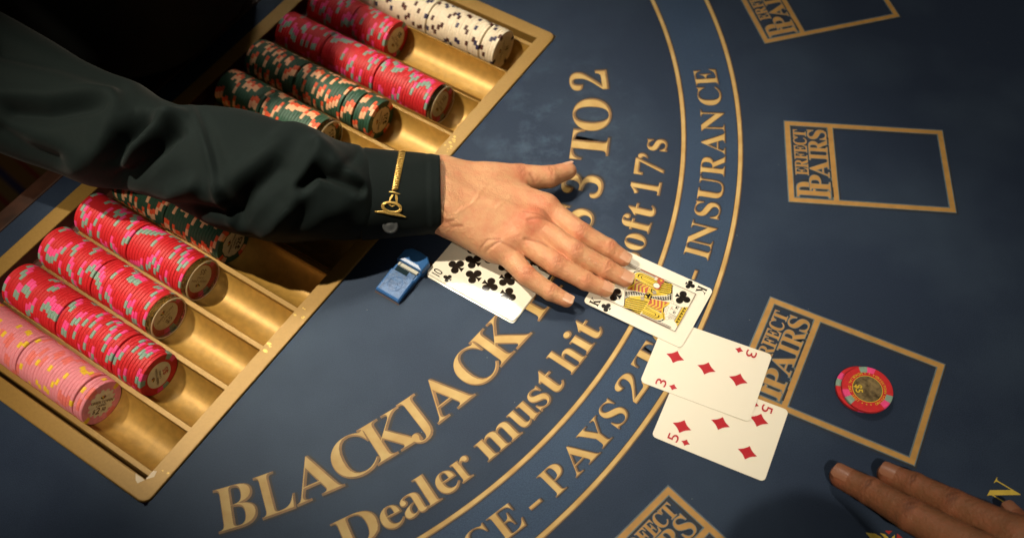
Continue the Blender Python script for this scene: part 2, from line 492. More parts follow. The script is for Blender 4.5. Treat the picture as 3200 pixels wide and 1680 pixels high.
def rrect(u0, v0, u1, v1, r, n=6):
    out = []
    for cx, cy, a0 in ((u1 - r, v0 + r, -90), (u1 - r, v1 - r, 0), (u0 + r, v1 - r, 90), (u0 + r, v0 + r, 180)):
        for i in range(n + 1):
            a = radians(a0 + 90 * i / n); out.append((cx + r * cos(a), cy + r * sin(a)))
    return out


mb = MB()
rings = [[T(u, v, -.5) for u, v in rrect(0, 0, TL, 267, 8)], [T(u, v, 1.2) for u, v in rrect(0, 0, TL, 267, 8)],
         [T(u, v, 1.85) for u, v in rrect(.5, .5, TL - .5, 266.5, 7.5)], [T(u, v, 2.0) for u, v in rrect(1.1, 1.1, TL - 1.1, 265.9, 7)],
         [T(u, v, 2.0) for u, v in rrect(14.2, 14.2, TL - 14.2, 251.3, .8)], [T(u, v, 1.7) for u, v in rrect(14.5, 14.5, TL - 14.5, 251, .6)],
         [T(u, v, -18) for u, v in rrect(14.5, 14.5, TL - 14.5, 251, .6)]]
mb.grid(rings[::-1], closed_v=True)
o = mb.build('rim', goldrim, None); keep(o, tray)
mb = MB()
mb.add([T(14.5, VF, -17.9), T(TL - 14.5, VF, -17.9), T(TL - 14.5, VB, -17.9), T(14.5, VB, -17.9)], [(0, 1, 2, 3)])
o = mb.build('base', goldpaint, None); keep(o, tray)
for i in range(12):
    c = ROWC[i]; hw = (DIV[i + 1] - DIV[i]) / 2 - 2.3
    a1 = math.asin(min(1, hw / (GR + .6)))
    mb = MB()
    pr = []
    for k in range(17):
        a = -a1 + 2 * a1 * k / 16
        pr.append((c + (hw / sin(a1)) * sin(a), 4 - (GR + .5) * cos(a)))
    mb.grid([[T(u, v, z) for u, z in pr] for v in np.linspace(VF + .05, 231.5, 4)])
    o = mb.build('groove', goldpaint, None, smooth=True); keep(o, tray)
mb = MB()
mb.grid([[T(u, v, z) for v, z in ((231.5, -12), (250.0, -12), (250.6, 1.2))] for u in (15, TL - 15)][::-1])
mb.add([T(u, 231.45, z) for u, z in ((15, -17.8), (TL - 15, -17.8), (TL - 15, -12), (15, -12))], [(0, 1, 2, 3)])
o = mb.build('back_channel', darkback, None); keep(o, tray)
for dv in DIV:
    mb = MB()
    zt = .6
    prof = [(-2.35, -17.8), (-2.35, zt - .5), (-1.9, zt), (1.9, zt), (2.35, zt - .5), (2.35, -17.8)]
    v1 = 230
    mb.grid([[T(dv + du, v, z) for du, z in prof] for v in (v1, VF + .1)])
    mb.add([T(dv + du, v1, z) for du, z in prof], [(0, 1, 2, 3, 4, 5)])
    o = mb.build('divider', goldrim, None); keep(o, tray)
# worn paint on the rim
mb = MB(); mw = MB()
for u_, n_ in ((191.5, 5), (150, 3), (372, 5), (385, 4), (400, 5), (412, 4), (30, 2)):
    for k in range(n_):
        cu = u_ + random.uniform(-5, 5); cv = 7 + random.uniform(-5, 5); r0 = random.uniform(.5, 1.7)
        mb.poly([T(cu + r0 * random.uniform(.5, 1.2) * cos(a), cv + 1.6 * r0 * random.uniform(.5, 1.2) * sin(a), 0)[:2] for a in np.linspace(0, 2 * pi, 8)[:-1]], 2.06)
mw.poly([T(*q, 0)[:2] for q in ((14.4, 14.3), (9.5, 17), (10.5, 20), (14.4, 24))][::-1], 2.06)
mw.poly([T(*q, 0)[:2] for q in ((15, 14.1), (23, 14.1), (24.5, 11.5), (20, 10))][::-1], 2.06)
o = mb.build('worn_paint', flake, None); keep(o, tray); o['kind'] = 'stuff'
o = mw.build('chipped_corner', barepaint, None); keep(o, tray)

# ================================================================= CHIPS
CR, CT = 19.5, 3.15


def chip_mesh(name, body, spots, mats, nseg=72):
    """spots: list of (start deg, width deg, material index)"""
    prof = [(CR - 1.4, 0), (CR - .5, .0), (CR, .42), (CR, CT - .42), (CR - .5, CT), (CR - 1.4, CT), (CR - 5.2, CT), (CR - 5.4, CT - .12)]
    bot = (CR - 5.4, .0)
    me = bpy.data.meshes.new(name)
    V = []; Fc = []; Mi = []
    pr = [bot] + prof
    for k in range(nseg):
        a = 2 * pi * k / nseg
        for r, z in pr: V.append((r * cos(a) * S, r * sin(a) * S, (z - CT / 2) * S))
    n = len(pr)
    for k in range(nseg):
        deg = 360 * (k + .5) / nseg; mi = 0
        for s0, wd, m_ in spots:
            if (deg - s0) % 360 < wd: mi = m_
        k2 = (k + 1) % nseg
        for j in range(n - 1):
            Fc.append((k * n + j, k2 * n + j, k2 * n + j + 1, k * n + j + 1)); Mi.append(mi if j < n - 2 else 0)
    V.append((0, 0, -CT / 2 * S)); V.append((0, 0, (CT / 2 - .12) * S))
    for k in range(nseg):
        k2 = (k + 1) % nseg
        Fc.append((nseg * n, k2 * n, k * n)); Mi.append(0)
        Fc.append((nseg * n + 1, k * n + n - 1, k2 * n + n - 1)); Mi.append(0)
    me.from_pydata(V, [], Fc)
    for m_ in mats: me.materials.append(m_)
    me.polygons.foreach_set('material_index', Mi); me.update()
    return me


cm = lambda n, c: mat(n, c, .55, var=.10, scale=300, bump=.12, bscale=900, spec=.45)
RED, REDP, REDT = cm('red_clay', (.50, .012, .018)), cm('hot_pink_clay', (.74, .055, .22)), cm('teal_clay', (.20, .31, .25))
GRN, GRNO, GRNP = cm('green_clay', (.022, .075, .045)), cm('orange_clay', (.72, .10, .035)), cm('peach_clay', (.78, .42, .24))
PNK, PNKY, PNKC = cm('pink_clay', (.72, .235, .285)), cm('yellow_clay', (.78, .50, .03)), cm('coral_clay', (.76, .17, .15))
WHT, WHTN, WHTB = cm('white_clay', (.78, .68, .52)), cm('navy_clay', (.030, .025, .075)), cm('brown_clay', (.075, .022, .016))
inlay = mat('label_paper', (.66, .60, .44), .3, var=.1, scale=200, coat=.2)
photo_inlay = mat('picture_label', (.045, .032, .018), .25, col2=(.24, .175, .085), scale=230, coat=.4, detail=5)
ink = ink_brown
sp3 = lambda a, b, wa, wb, n: [q for k in range(n) for q in ((360 / n * k, wa, a), (360 / n * k + wa, wb, b))]
ME = {'red': chip_mesh('red_chip', 0, sp3(1, 2, 20, 20, 3), [RED, REDP, REDT]),
      'green': chip_mesh('green_chip', 0, [q for k in range(4) for q in ((90 * k, 17, 1), (90 * k + 17, 18, 2))], [GRN, GRNO, GRNP]),
      'pink': chip_mesh('pink_chip', 0, [q for k in range(2) for q in ((180 * k, 17, 1), (180 * k + 80, 28, 2))], [PNK, PNKY, PNKC]),
      'white': chip_mesh('white_chip', 0, [q for k in range(2) for q in ((180 * k, 15, 1), (180 * k + 90, 15, 2))], [WHT, WHTN, WHTB])}
LOOK = {'red': 'red chip with hot pink and grey green edge spots', 'green': 'dark green chip with orange and peach edge spots',
        'pink': 'pink chip with yellow and coral edge spots', 'white': 'cream white chip with navy and brown edge spots'}
Rchip = Matrix(((TU[0], 0, -TV[0]), (TU[1], 0, -TV[1]), (0, 1, 0))).to_4x4()


def chip_at(kind, row, v, spin, label, group=None):
    o = bpy.data.objects.new(kind + '_chip', ME[kind]); COL.objects.link(o)
    j = random.uniform(-.25, .25); jz = random.uniform(-.12, .2)
    o.matrix_world = Matrix.Translation(Vector(T(ROWC[row] + j, v, 4.0 - (GR + .5 - CR) * .8 + jz)) * S) @ Rchip @ Matrix.Rotation(spin, 4, 'Z')
    tag(o, label, 'chip', group)
    return o


# name of the row, kind, groups of chips from the front: (v of the front face, count)
ROWS = [(0, 'pink', 'the pink row at the near tray end', [(88, 3), (98.5, 20), (162.5, 20)]),
        (1, 'red', 'the red row beside the pink row', [(67, 10), (99.4, 20), (163.5, 20)]),
        (2, 'red', 'the middle red row below the sleeve', [(104, 20), (168, 20)]),
        (3, 'red', 'the red row nearest below the sleeve', [(105, 20), (169, 20)]),
        (4, 'green', 'the shaded green row under the sleeve', [(103, 20), (167, 20)]),
        (7, 'green', 'the green row just above the sleeve', [(112, 20), (176, 17)]),
        (8, 'green', 'the green row beside the upper red rows', [(80, 6), (100, 4), (113.7, 18), (171.5, 19)]),
        (9, 'red', 'the red row beside the green rows', [(47, 20), (111, 20), (175, 18)]),
        (10, 'red', 'the red row beside the white row', [(131.5, 14), (176.6, 17)]),
        (11, 'white', 'the white row at the far tray end', [(33, 5), (49.8, 20), (113.8, 20), (177.8, 17)])]


def nth(n): return str(n) + ('th' if 10 < n % 100 < 14 else {1: 'st', 2: 'nd', 3: 'rd'}.get(n % 10, 'th'))


fronts = {}
for row, kind, where, groups in ROWS:
    first = True; cnt_ = 1
    for gi, (v0, n) in enumerate(groups):
        v0 += .7 * gi
        for k in range(n):
            sp = random.uniform(0, 2 * pi)
            if random.random() < .22 and k: sp = last + random.uniform(-.25, .25)
            last = sp
            v = v0 + CT * (k + .5)
            if first:
                fronts[row] = chip_at(kind, row, v, 0, 'front ' + kind + ' chip showing its printed face in ' + where, 'chips in ' + where); first = False
            else:
                cnt_ += 1
                chip_at(kind, row, v, sp, nth(cnt_) + ' ' + kind + ' chip from the front of ' + where, 'chips in ' + where)


def face_local(o):
    """draws on the +Z face of a chip"""
    return CT / 2 * S


def inlay_part(chip, shape, m, name='inlay', lift=.0):
    mb = MB(); mb.poly(shape, CT / 2 - .06 + lift)
    p = mb.build(name, m, chip); return p


def circ(r, n=40, ry=None, fn=None):
    return [((fn(a) if fn else 1) * r * cos(a), (fn(a) if fn else 1) * (ry or r) * sin(a)) for a in np.linspace(0, 2 * pi, n + 1)[:-1]]


def chip_text(chip, lines, rot, mats, nm='lettering'):
    """lines: (text, x, y, cap, material)"""
    mb = MB(); c, s = cos(rot), sin(rot)
    for t_, x, y, cap, mi in lines:
        put_word(mb, t_, (c * x - s * y, s * x + c * y, CT / 2), (c, s, 0), (-s, c, 0), cap, [(.012, 0, 0, .06, mi)], sf=False, track=.1)
    return mb.build(nm, mats, chip)


def emblem(chip, rot, y0, s_=1.0):
    mb = MB(); c, s = cos(rot), sin(rot)
    for k, (a, m_) in enumerate(((-50, 1), (-25, 0), (0, 2), (25, 3), (50, 0))):
        a = radians(90 + a)
        pts = [(0, 0), (2.6 * cos(a - .3), 2.6 * sin(a - .3)), (4.4 * cos(a), 4.4 * sin(a)), (2.6 * cos(a + .3), 2.6 * sin(a + .3))]
        pts = [(x * s_, y * s_ + y0) for x, y in pts]
        mb.poly([(c * x - s * y, s * x + c * y) for x, y in pts], CT / 2 + .05 + .004 * k, m_)
    mb.build('emblem', [ink_black, ink_grey, ink_red, ink_yellow], chip)


gear = circ(13.2, 96, fn=lambda a: 1.0 if (a * 14 / (2 * pi)) % 1 < .55 else .86)
f = fronts[0]; inlay_part(f, gear, inlay); chip_text(f, [('GREEKTOWN', 0, .2, 2.5, 0), ('CASINO', 0, -2.8, 2.0, 0), ('$', -5.6, -8.4, 3.6, 0), ('2', -1.6, -9.6, 6.0, 1), ('50', 4.0, -7.6, 3.2, 0)], -.82, [ink, ink_brown]); emblem(f, -.82, 3.6)
f.rotation_mode = 'QUATERNION'
f = fronts[1]; inlay_part(f, circ(11.8, 48, 13.2), inlay); chip_text(f, [('GREEKTOWN', 0, 1.2, 2.1, 0), ('CASINO', 0, -1.8, 1.7, 0), ('$5', 0, -8.8, 5, 1)], 1.25, [ink, ink_red]); emblem(f, 1.25, 4.4, .9)
for r_, val, rot in ((2, '$5', .1), (3, '$5', 2.2), (9, '$5', 1.9)):
    f = fronts[r_]; inlay_part(f, circ(13, 48), inlay); chip_text(f, [('GREEKTOWN', 0, 1.0, 2.2, 0), ('CASINO', 0, -2, 1.8, 0), (val, 0, -9, 5, 0)], rot, [ink]); emblem(f, rot, 4.2)
f = fronts[10]; inlay_part(f, circ(13.6, 48), inlay); chip_text(f, [('GREEKTOWN', 0, 1.0, 2.2, 0), ('CASINO', 0, -2, 1.8, 0), ('$5', 0, -9, 5, 1)], 1.9, [ink, ink_black]); emblem(f, 1.9, 4.2)
scal = circ(13.4, 96, fn=lambda a: .95 + .05 * abs(sin(a * 6)))
for r_ in (4, 7, 8):
    rot = {4: .7, 7: 1.4, 8: 1.05}[r_]
    f = fronts[r_]; inlay_part(f, scal, inlay); chip_text(f, [('GREEKTOWN', 0, 1.0, 2.2, 0), ('CASINO', 0, -2, 1.8, 0), ('$25', 0, -9.6, 5.6, 0)], rot, [ink_black]); emblem(f, rot, 4.2)
f = fronts[11]; inlay_part(f, circ(14.6, 48), inlay); chip_text(f, [('GREEKTOWN', 0, 1.0, 2.2, 0), ('CASINO', 0, -2, 1.8, 0), ('$1', 0, -9, 5, 1)], 1.1, [ink, ink_black]); emblem(f, 1.1, 4.2)

# clear plastic spacers standing in front of three red rows and a green one
for row, v0, th, lab in ((2, 97.0, 6.6, 'clear plastic spacer before the second red row from the pink chips'),
                         (3, 98.5, 6.2, 'clear plastic spacer before the third red row from the pink chips'),
                         (7, 105.5, 6.0, 'clear plastic spacer before the green row above the sleeve'),
                         (9, 41.0, 5.6, 'clear plastic spacer before the red row next to the green rows')):
    mb = MB(); n = 56; r = CR - .1
    pr = [(r, 0), (r, th - .6), (r - .6, th)]
    mb.grid([[(q * cos(a), q * sin(a), z) for q, z in pr] for a in np.linspace(0, 2 * pi, n + 1)[:-1]], closed_u=True)
    mb.poly([(r * cos(a), r * sin(a)) for a in np.linspace(0, 2 * pi, n + 1)[:-1]][::-1], 0)
    mb.poly([((r - .6) * cos(a), (r - .6) * sin(a)) for a in np.linspace(0, 2 * pi, n + 1)[:-1]], th)
    o = mb.build('chip_spacer', clearpl, None, smooth=False)
    o.matrix_world = Matrix.Translation(Vector(T(ROWC[row], v0 + th, 3.4)) * S) @ Rchip
    tag(o, lab, 'spacer', 'clear spacers in the chip tray')
    mb = MB()
    mb.grid([[(q * cos(a), q * sin(a), z) for q, z in ((r - .15, th - .5), (r - .4, th + .05), (r - 1.4, th + .08), (r - 1.5, th - .2))] for a in np.linspace(0, 2 * pi, n + 1)[:-1]], closed_u=True)
    mb.build('spacer_rim', palerim, o, smooth=True)

# bet: stack of red chips in the betting box
CEN = ((267.6, 339.9, 0), (271.0, 337.7, CT))
for k, (x, y, z) in enumerate(CEN):
    o = bpy.data.objects.new('red_chip', ME['red']); COL.objects.link(o)
    o.location = Vector((x, y, z + .5 + CT / 2)) * S; o.rotation_euler = (0, 0, radians((10, 58)[k]))
    tag(o, ('lower red chip of the bet, peeking out under the picture chip', 'upper red chip of the bet, with a picture label reading $5')[k], 'chip', 'red chips bet in the betting box')
    bet = o
inlay_part(bet, circ(11.6, 48), ink_yellow, 'inlay_ring', .02); inlay_part(bet, circ(11.1, 48), photo_inlay, 'inlay', .05)
mb = MB()
rz = radians(-79)


def ring_text(mb, text, a0, step, r, cap, mi, inward=False):
    for i, ch in enumerate(text):
        if ch == ' ': continue
        a = radians(a0 - i * step)
        rad = np.array([cos(a), sin(a), 0]); tan = np.array([sin(a), -cos(a), 0])
        if ch == '*':
            mb.poly([(r * rad[0] + (.8 if k % 2 == 0 else .35) * cos(a + k * pi / 5), r * rad[1] + (.8 if k % 2 == 0 else .35) * sin(a + k * pi / 5)) for k in range(10)], CT / 2 + .06, mi)
        else:
            if inward: tan, rad = -tan, -rad
            put_glyph(mb, ch, rad * ((-r if inward else r) - cap / 2) + np.array([0, 0, CT / 2]), tan, rad, None, cap, [(.01, 0, 0, .06, mi)], sf=False)


# direction angles in world minus the chip's own turn
ring_text(mb, 'MEMORIAL DAY 2007', 98 - 58, -8.0, 13.5, 1.9, 0, True)
ring_text(mb, 'GREEKTOWN CASINO', 47 - 58, 8.0, 13.5, 1.9, 0)
ring_text(mb, '* * *', 85 - 58, 7, 13.5, 1.9, 0)
ring_text(mb, '* * *', -92 - 58, 7, 13.5, 1.9, 0)
a = radians(-95 - 58)
put_word(mb, '$5', (cos(radians(175 - 58)) * 9.2, sin(radians(175 - 58)) * 9.2, CT / 2), (cos(a), sin(a), 0), (-sin(a), cos(a), 0), 5.2, [(.02, 0, 0, .12, 1)], sf=False, track=.16, squeeze=.9)
mb.build('lettering', [ink_yellow, ink_yellow], bet)

# ================================================================= CARDS
CW, CH = 63.5, 88.9


class Card:
    """portrait coordinates: x right, y up, origin at the centre"""

    def __init__(s, center, ang, z, label, bend=(.0, .0), name='playing_card'):
        s.bend = bend
        mb = MB(); r = 3.6; n = 8
        ys = [-CH / 2 + r * (1 - cos(radians(90 * i / n))) for i in range(n + 1)]
        ys = ys + list(np.linspace(-CH / 2 + r, CH / 2 - r, 22))[1:-1] + [-y for y in ys[::-1]]
        rows_t = []; rows_b = []
        for y in ys:
            e = max(0, abs(y) - (CH / 2 - r)); hw = CW / 2 - r + math.sqrt(max(0, r * r - e * e))
            xs = np.linspace(-hw, hw, 9)
            rows_t.append([(x, y, .30 + s.bz(x, y)) for x in xs]); rows_b.append([(x, y, s.bz(x, y)) for x in xs])
        mb.grid([r_[::-1] for r_ in rows_t]); mb.grid(rows_b)
        for sd in (0, -1): mb.grid([[t[sd], b[sd]] if sd else [b[sd], t[sd]] for t, b in zip(rows_t, rows_b)], 1)
        s.o = mb.build(name, [cardwhite, cardedge], None, smooth=False)
        # portrait right = +Y of the long-axis frame, portrait up = -X
        r = radians(ang); X = Vector((-sin(r), cos(r), 0)); Y = Vector((-cos(r), -sin(r), 0))
        m = Matrix(((X.x, Y.x, 0), (X.y, Y.y, 0), (0, 0, 1))).to_4x4(); m.translation = Vector((center[0], center[1], z)) * S
        s.o.matrix_world = m
        tag(s.o, label, 'playing card', 'playing cards on the felt')

    def bz(s, x, y): return s.bend[0] * (y / 44.45) ** 2 + s.bend[1] * max(0, x * -1) ** 2 / 31.75 ** 2

    def part(s, name, polys, mats, lift=.36):
        mb = MB()
        for i, (pts, mi) in enumerate(polys):
            ar = sum(pts[k][0] * pts[(k + 1) % len(pts)][1] - pts[(k + 1) % len(pts)][0] * pts[k][1] for k in range(len(pts)))
            if ar < 0: pts = pts[::-1]
            mb.add([(x, y, lift + .004 * i + s.bz(x, y)) for x, y in pts], [tuple(range(len(pts)))], mi)
        return mb.build(name, mats, s.o)

    def glyphs(s, name, c, x, y, cap, m_, flip=False, sf=False, width=None, grow=0.0):
        mb = MB(); d = -1 if flip else 1
        put_glyph(mb, c, (x, y - d * cap / 2, .40 + max(s.bz(x, y + 5), s.bz(x, y - 5))), (d, 0, 0), (0, d, 0), width, cap, [(grow, 0, 0, 0, 0)], sf=sf)
        return mb.build(name, m_, s.o)


def diamond(x, y, hw=5.9, hh=7.6):
    out = []
    for (ax, ay), (bx, by) in (((0, hh), (hw, 0)), ((hw, 0), (0, -hh)), ((0, -hh), (-hw, 0)), ((-hw, 0), (0, hh))):
        for t in np.linspace(0, 1, 6)[:-1]:
            px, py = ax + (bx - ax) * t, ay + (by - ay) * t; k = 1 - .16 * sin(pi * t)
            out.append((x + px * k, y + py * k))
    return out


def club(x, y, s_=1.0, flip=False):
    d = -1 if flip else 1
    ps = []
    for cx, cy in ((0, 3.6), (-3.9, -1.6), (3.9, -1.6)):
        ps.append([(x + s_ * (cx + 3.35 * cos(a)), y + d * s_ * (cy + 3.35 * sin(a))) for a in np.linspace(0, 2 * pi, 22)[:-1]])
    ps.append([(x + s_ * q[0], y + d * s_ * q[1]) for q in ((-1.6, 1.2), (1.6, 1.2), (1.6, -1.8), (.7, -2.2), (1.0, -4.6), (2.5, -7.0), (-2.5, -7.0), (-1.0, -4.6), (-.7, -2.2), (-1.6, -1.8))])
    return [(p, 0) for p in ps]


def rect(x0, y0, x1, y1): return [(x0, y0), (x1, y0), (x1, y1), (x0, y1)]


def line(p, q, w_):
    p, q = np.array(p, float), np.array(q, float); d = (q - p) / np.linalg.norm(q - p); n = np.array([-d[1], d[0]]) * w_ / 2
    return [tuple(p - n), tuple(q - n), tuple(q + n), tuple(p + n)]


c5 = Card((154.8, 317.0), -27.03, .35, 'five of diamonds partly covered by the three of diamonds', (.5, 0))
c3 = Card((150.7, 364.2), -25.81, 1.15, 'three of diamonds between the king and the five', (.5, 0))
cK = Card((112.1, 433.0), -32.27, 2.1, 'king of clubs under the dealer fingertips', (.2, 0))
ch = Card((-18.9, 464.2), -35.2, .35, 'face down card almost hidden beneath the ten of clubs', (.3, 0))
c10 = Card((-18.4, 465.6), -35.75, .95, 'ten of clubs below the dealer hand with a bright strip of glare', (.6, .9))
for x, y in ((0, 26), (0, 0), (0, -26)): c3.part('pip', [(diamond(x, y), 0)], ink_red)
for x, y in ((-14.6, 26), (14.6, 26), (0, 0), (-14.6, -26), (14.6, -26)): c5.part('pip', [(diamond(x, y), 0)], ink_red)
for c, t in ((c3, '3'), (c5, '5')):
    for d in (1, -1):
        c.glyphs('index_numeral', t, -26 * d, 28.9 * d, 8.2, ink_red, d < 0, width=6.0, grow=.004)
        c.part('index_pip', [(diamond(-26 * d, 19 * d, 2.9, 3.5), 0)], ink_red)
for x in (-12.2, 12.2):
    for k, y in enumerate((27.2, 9.2, -8.2, -26.4)): c10.part('pip', club(x, y, 1.02, k > 1), ink_black)
c10.part('pip', club(0, 18.2, 1.02), ink_black); c10.part('pip', club(0, -17.2, 1.02, True), ink_black)
for d in (1, -1):
    mb = MB()
    put_word(mb, '10', (-26.2 * d, (36.4 - 4.0) * d, .37), (d, 0, 0), (0, d, 0), 8.2, [(0.0, 0, 0, c10.bz(-29 * d, 37 * d) + .06, 0)], sf=False, squeeze=.72, track=.16)
    mb.build('index_numeral', ink_black, c10.o)
    c10.part('index_pip', club(-26.2 * d, 26.2 * d, .55, d < 0), ink_black)
    cK.glyphs('index_letter', 'K', -26.6 * d, 35.9 * d, 8.0, ink_black, d < 0, sf=True, width=7.0)
    cK.part('index_pip', club(-26.8 * d, 25.6 * d, .60, d < 0), ink_black)
    cK.part('pip', club(-12.2 * d, 25.8 * d, .92, d < 0), ink_black)
# the king: a two-headed court figure, drawn once and turned half round
Y_, B_, R_, W_, G_ = 0, 1, 2, 3, 4
art = []
A = lambda pts, m_: art.append((pts, m_))
# robe beside the sash with slanting stripes
A([(1.6, -2.5), (7.7, -13.8), (12, -16.2), (17.7, -13.4), (20.2, -12.6), (20.2, 1.5), (10, 3.2), (3.5, 3.0)], Y_)
for k in range(7):
    x0 = 6.0 + 2.1 * k
    A(line((x0, 2.2 - .1 * k), (x0 + 4.4 if x0 + 4.4 < 20 else 20, -13.8 if x0 + 4.4 < 19 else -11.5), .75), B_)
A([(7.7, -13.8), (12, -16.2), (18.0, -13.6), (18.0, -12.9), (12, -15.0), (8.2, -12.9)], B_)
# chest in red and yellow chevrons
A([(-2.6, -2.6), (-1.3, -2.2), (1.5, -12.5), (2.9, -18.0), (-4.4, -15.2), (-13, -18.4), (-9.9, -12.0), (-8.8, -3.4)], R_)
for k in range(4):
    y = -3.4 - 3.1 * k
    xl, xr = -9.2, -.4 + .55 * k
    A([(xl, y + .4), (-5.0, y - 2.4), (xr, y), (xr + .3, y - 1.4), (-5.0, y - 3.9), (xl, y - 1.1)], Y_)
# sash, black with white ribs
A([(.9, -1.2), (1.7, -2.6), (7.9, -13.9), (12.0, -16.1), (5.6, -18.9), (1.5, -12.6), (-1.3, -2.2)], W_)
A([(.8, -1.8), (1.3, -2.8), (7.3, -13.9), (11.0, -15.9), (5.7, -18.3), (2.0, -12.4), (-.8, -2.6)], B_)
for k in range(11):
    t = (k + .5) / 11
    p = np.array([-.4, -3.2]) * (1 - t) + np.array([5.2, -18.0]) * t; q = np.array([1.5, -3.2]) * (1 - t) + np.array([10.8, -15.6]) * t
    A(line(p * .98, q * .98, .42), W_)
# sleeve: nested yellow loops and a dark outline
def loop(x0, x1, y0, y1):
    r = (x1 - x0) / 2
    return [(x0, y0), (x1, y0)] + [((x0 + x1) / 2 + r * cos(a), y1 - r * .9 * sin(a) * 1.6) for a in np.linspace(0, pi, 9)]
for i, (e, m_) in enumerate(((0, B_), (.5, W_), (.9, Y_), (2.0, B_), (2.4, Y_), (3.3, B_), (3.6, Y_))):
    A(loop(-18.6 + e, -8.8 - e, 1.5 - e * .3, -14.2 + e * .9), m_)
A([(-9.6, 1), (-8.2, 1), (-8.2, -11), (-9.0, -14), (-9.6, -11)], Y_); A(line((-8.9, .6), (-8.9, -12), .45), B_)
# robe of the other shoulder, left of the sash
A([(-2.4, 2.8), (-3.5, -1.0), (-8.6, -2.6), (-8.6, 5), (-6, 7)], Y_); A([(-4.0, 2.6), (-4.4, 0), (-7.4, -1.0), (-7.2, 3.2)], B_); A([(-4.8, 1.9), (-5.0, .7), (-6.6, .2), (-6.5, 2.2)], Y_)
# collar
A([(3.6, -17.4), (-4.5, -14.6), (-13.2, -17.8), (-14.4, -22.0), (-9, -19.2), (-4, -18.0), (.6, -19.6)], Y_)
A([(-1.5, -16.9), (-4.4, -15.8), (-8.5, -17.2), (-7.5, -18.6), (-4, -17.4), (-1.2, -18.6)], B_)
for k in range(5): A([(-9.2 - .9 * k, -17.2 - .65 * k), (-9.9 - .9 * k, -17.8 - .6 * k), (-9.5 - .9 * k, -18.9 - .6 * k)], B_)
# face, hair, beard
A([(4.6, -18.6), (3.4, -28.8), (-11.4, -28.8), (-13.4, -23.0), (-10.5, -21.0), (-8, -18.0), (-3.8, -16.6), (1.4, -18.6)], W_)
for cx, cy, r in ((4.0, -20.0, 1.5), (-11.8, -22.6, 1.6), (-10.6, -25.0, 1.2), (-2.4, -18.4, 1.3), (-5.4, -18.8, 1.2), (-8.2, -19.6, 1.2)):
    A([(cx + r * cos(a), cy + r * sin(a)) for a in np.linspace(0, 2 * pi, 13)[:-1]], G_)
    A([(cx + (r - .3) * cos(a), cy + (r - .3) * sin(a)) for a in np.linspace(0, 2 * pi, 13)[:-1]], W_)
A(line((3.0, -21.4), (2.8, -28.4), .3), B_); A(line((-6.6, -21.8), (-6.8, -28.5), .3), B_)
for k in range(6): A(line((-7.6 - .6 * k, -22.6), (-7.4 - .6 * k, -28.4), .22), G_)
for ex in (1.0, -4.1):
    A([(ex + 1.3 * cos(a), -25.0 + .75 * sin(a)) for a in np.linspace(0, 2 * pi, 11)[:-1]], B_)
    A([(ex - .5, -24.8), (ex - .2, -24.3), (ex + .2, -24.8)], W_)
    A(line((ex - 1.6, -26.5), (ex + 1.6, -26.3), .38), B_)
A(line((-1.4, -25.2), (-2.2, -22.8), .26), B_); A(line((-2.2, -22.8), (-.9, -22.7), .26), B_); A(line((-3.0, -21.6), (.2, -21.5), .34), R_)
A(line((-3.6, -21.9), (.8, -22.1), .24), G_)
# crown
A([(6.4, -33.5), (-15.2, -33.5), (-12.9, -31.6), (-11.4, -28.7), (3.4, -28.7), (4.8, -31.2)], Y_)
A([(3.6, -28.5), (-11.6, -28.5), (-11.6, -29.3), (3.6, -29.3)], G_)
for k in range(6):
    for dx, dy in ((0, -.75), (-.62, .3), (.62, .3)):
        cx, cy = 3.4 - 2.9 * k, -31.2
        A([(cx + dx + .62 * cos(a), cy + dy + .62 * sin(a)) for a in np.linspace(0, 2 * pi, 9)[:-1]], B_)
# sword, red lining, hand and wrist
A([(-20.3, 4.8), (-19.6, 4.8), (-19.6, -17), (-20.3, -17)], R_)
A([(-19.5, -2.8), (-17.9, -2.8), (-17.9, -28.6), (-18.7, -30.0), (-19.5, -28.6)], G_)
A(line((-18.7, -3), (-18.7, -29.4), .28), W_); A(line((-17.9, -3), (-17.9, -28.8), .26), B_); A(line((-19.5, -3), (-19.5, -28.8), .26), B_)
A([(-18.0 + 3.1 * cos(a), 2.6 + 3.0 * sin(a)) for a in np.linspace(0, 2 * pi, 21)[:-1] if -18.0 + 3.1 * cos(a) > -20.5], R_)
A([(-18.4 + .95 * cos(a), 2.9 + .95 * sin(a)) for a in np.linspace(0, 2 * pi, 13)[:-1]], Y_)
for k in range(4): A([(-19.2 + .75 * k, -.4), (-18.6 + .75 * k, -.4), (-18.6 + .75 * k, -2.6), (-19.2 + .75 * k, -2.6)], W_); A(line((-18.55 + .75 * k, -.4), (-18.55 + .75 * k, -2.5), .16), B_)
A([(-15.6, 4.8), (-11, 5.6), (-8.6, 4.0), (-8.8, 1.0), (-12, .2), (-15.4, 1.4)], R_)
A([(-12.0 + 2.6 * cos(a), 1.6 + 3.1 * sin(a)) for a in np.linspace(0, 2 * pi, 21)[:-1]], B_)
A([(-12.0 + 2.3 * cos(a), 1.6 + 2.8 * sin(a)) for a in np.linspace(0, 2 * pi, 21)[:-1]], W_)
full = [(p, m_) for p, m_ in art] + [([(-x, -y) for x, y in p], m_) for p, m_ in art]
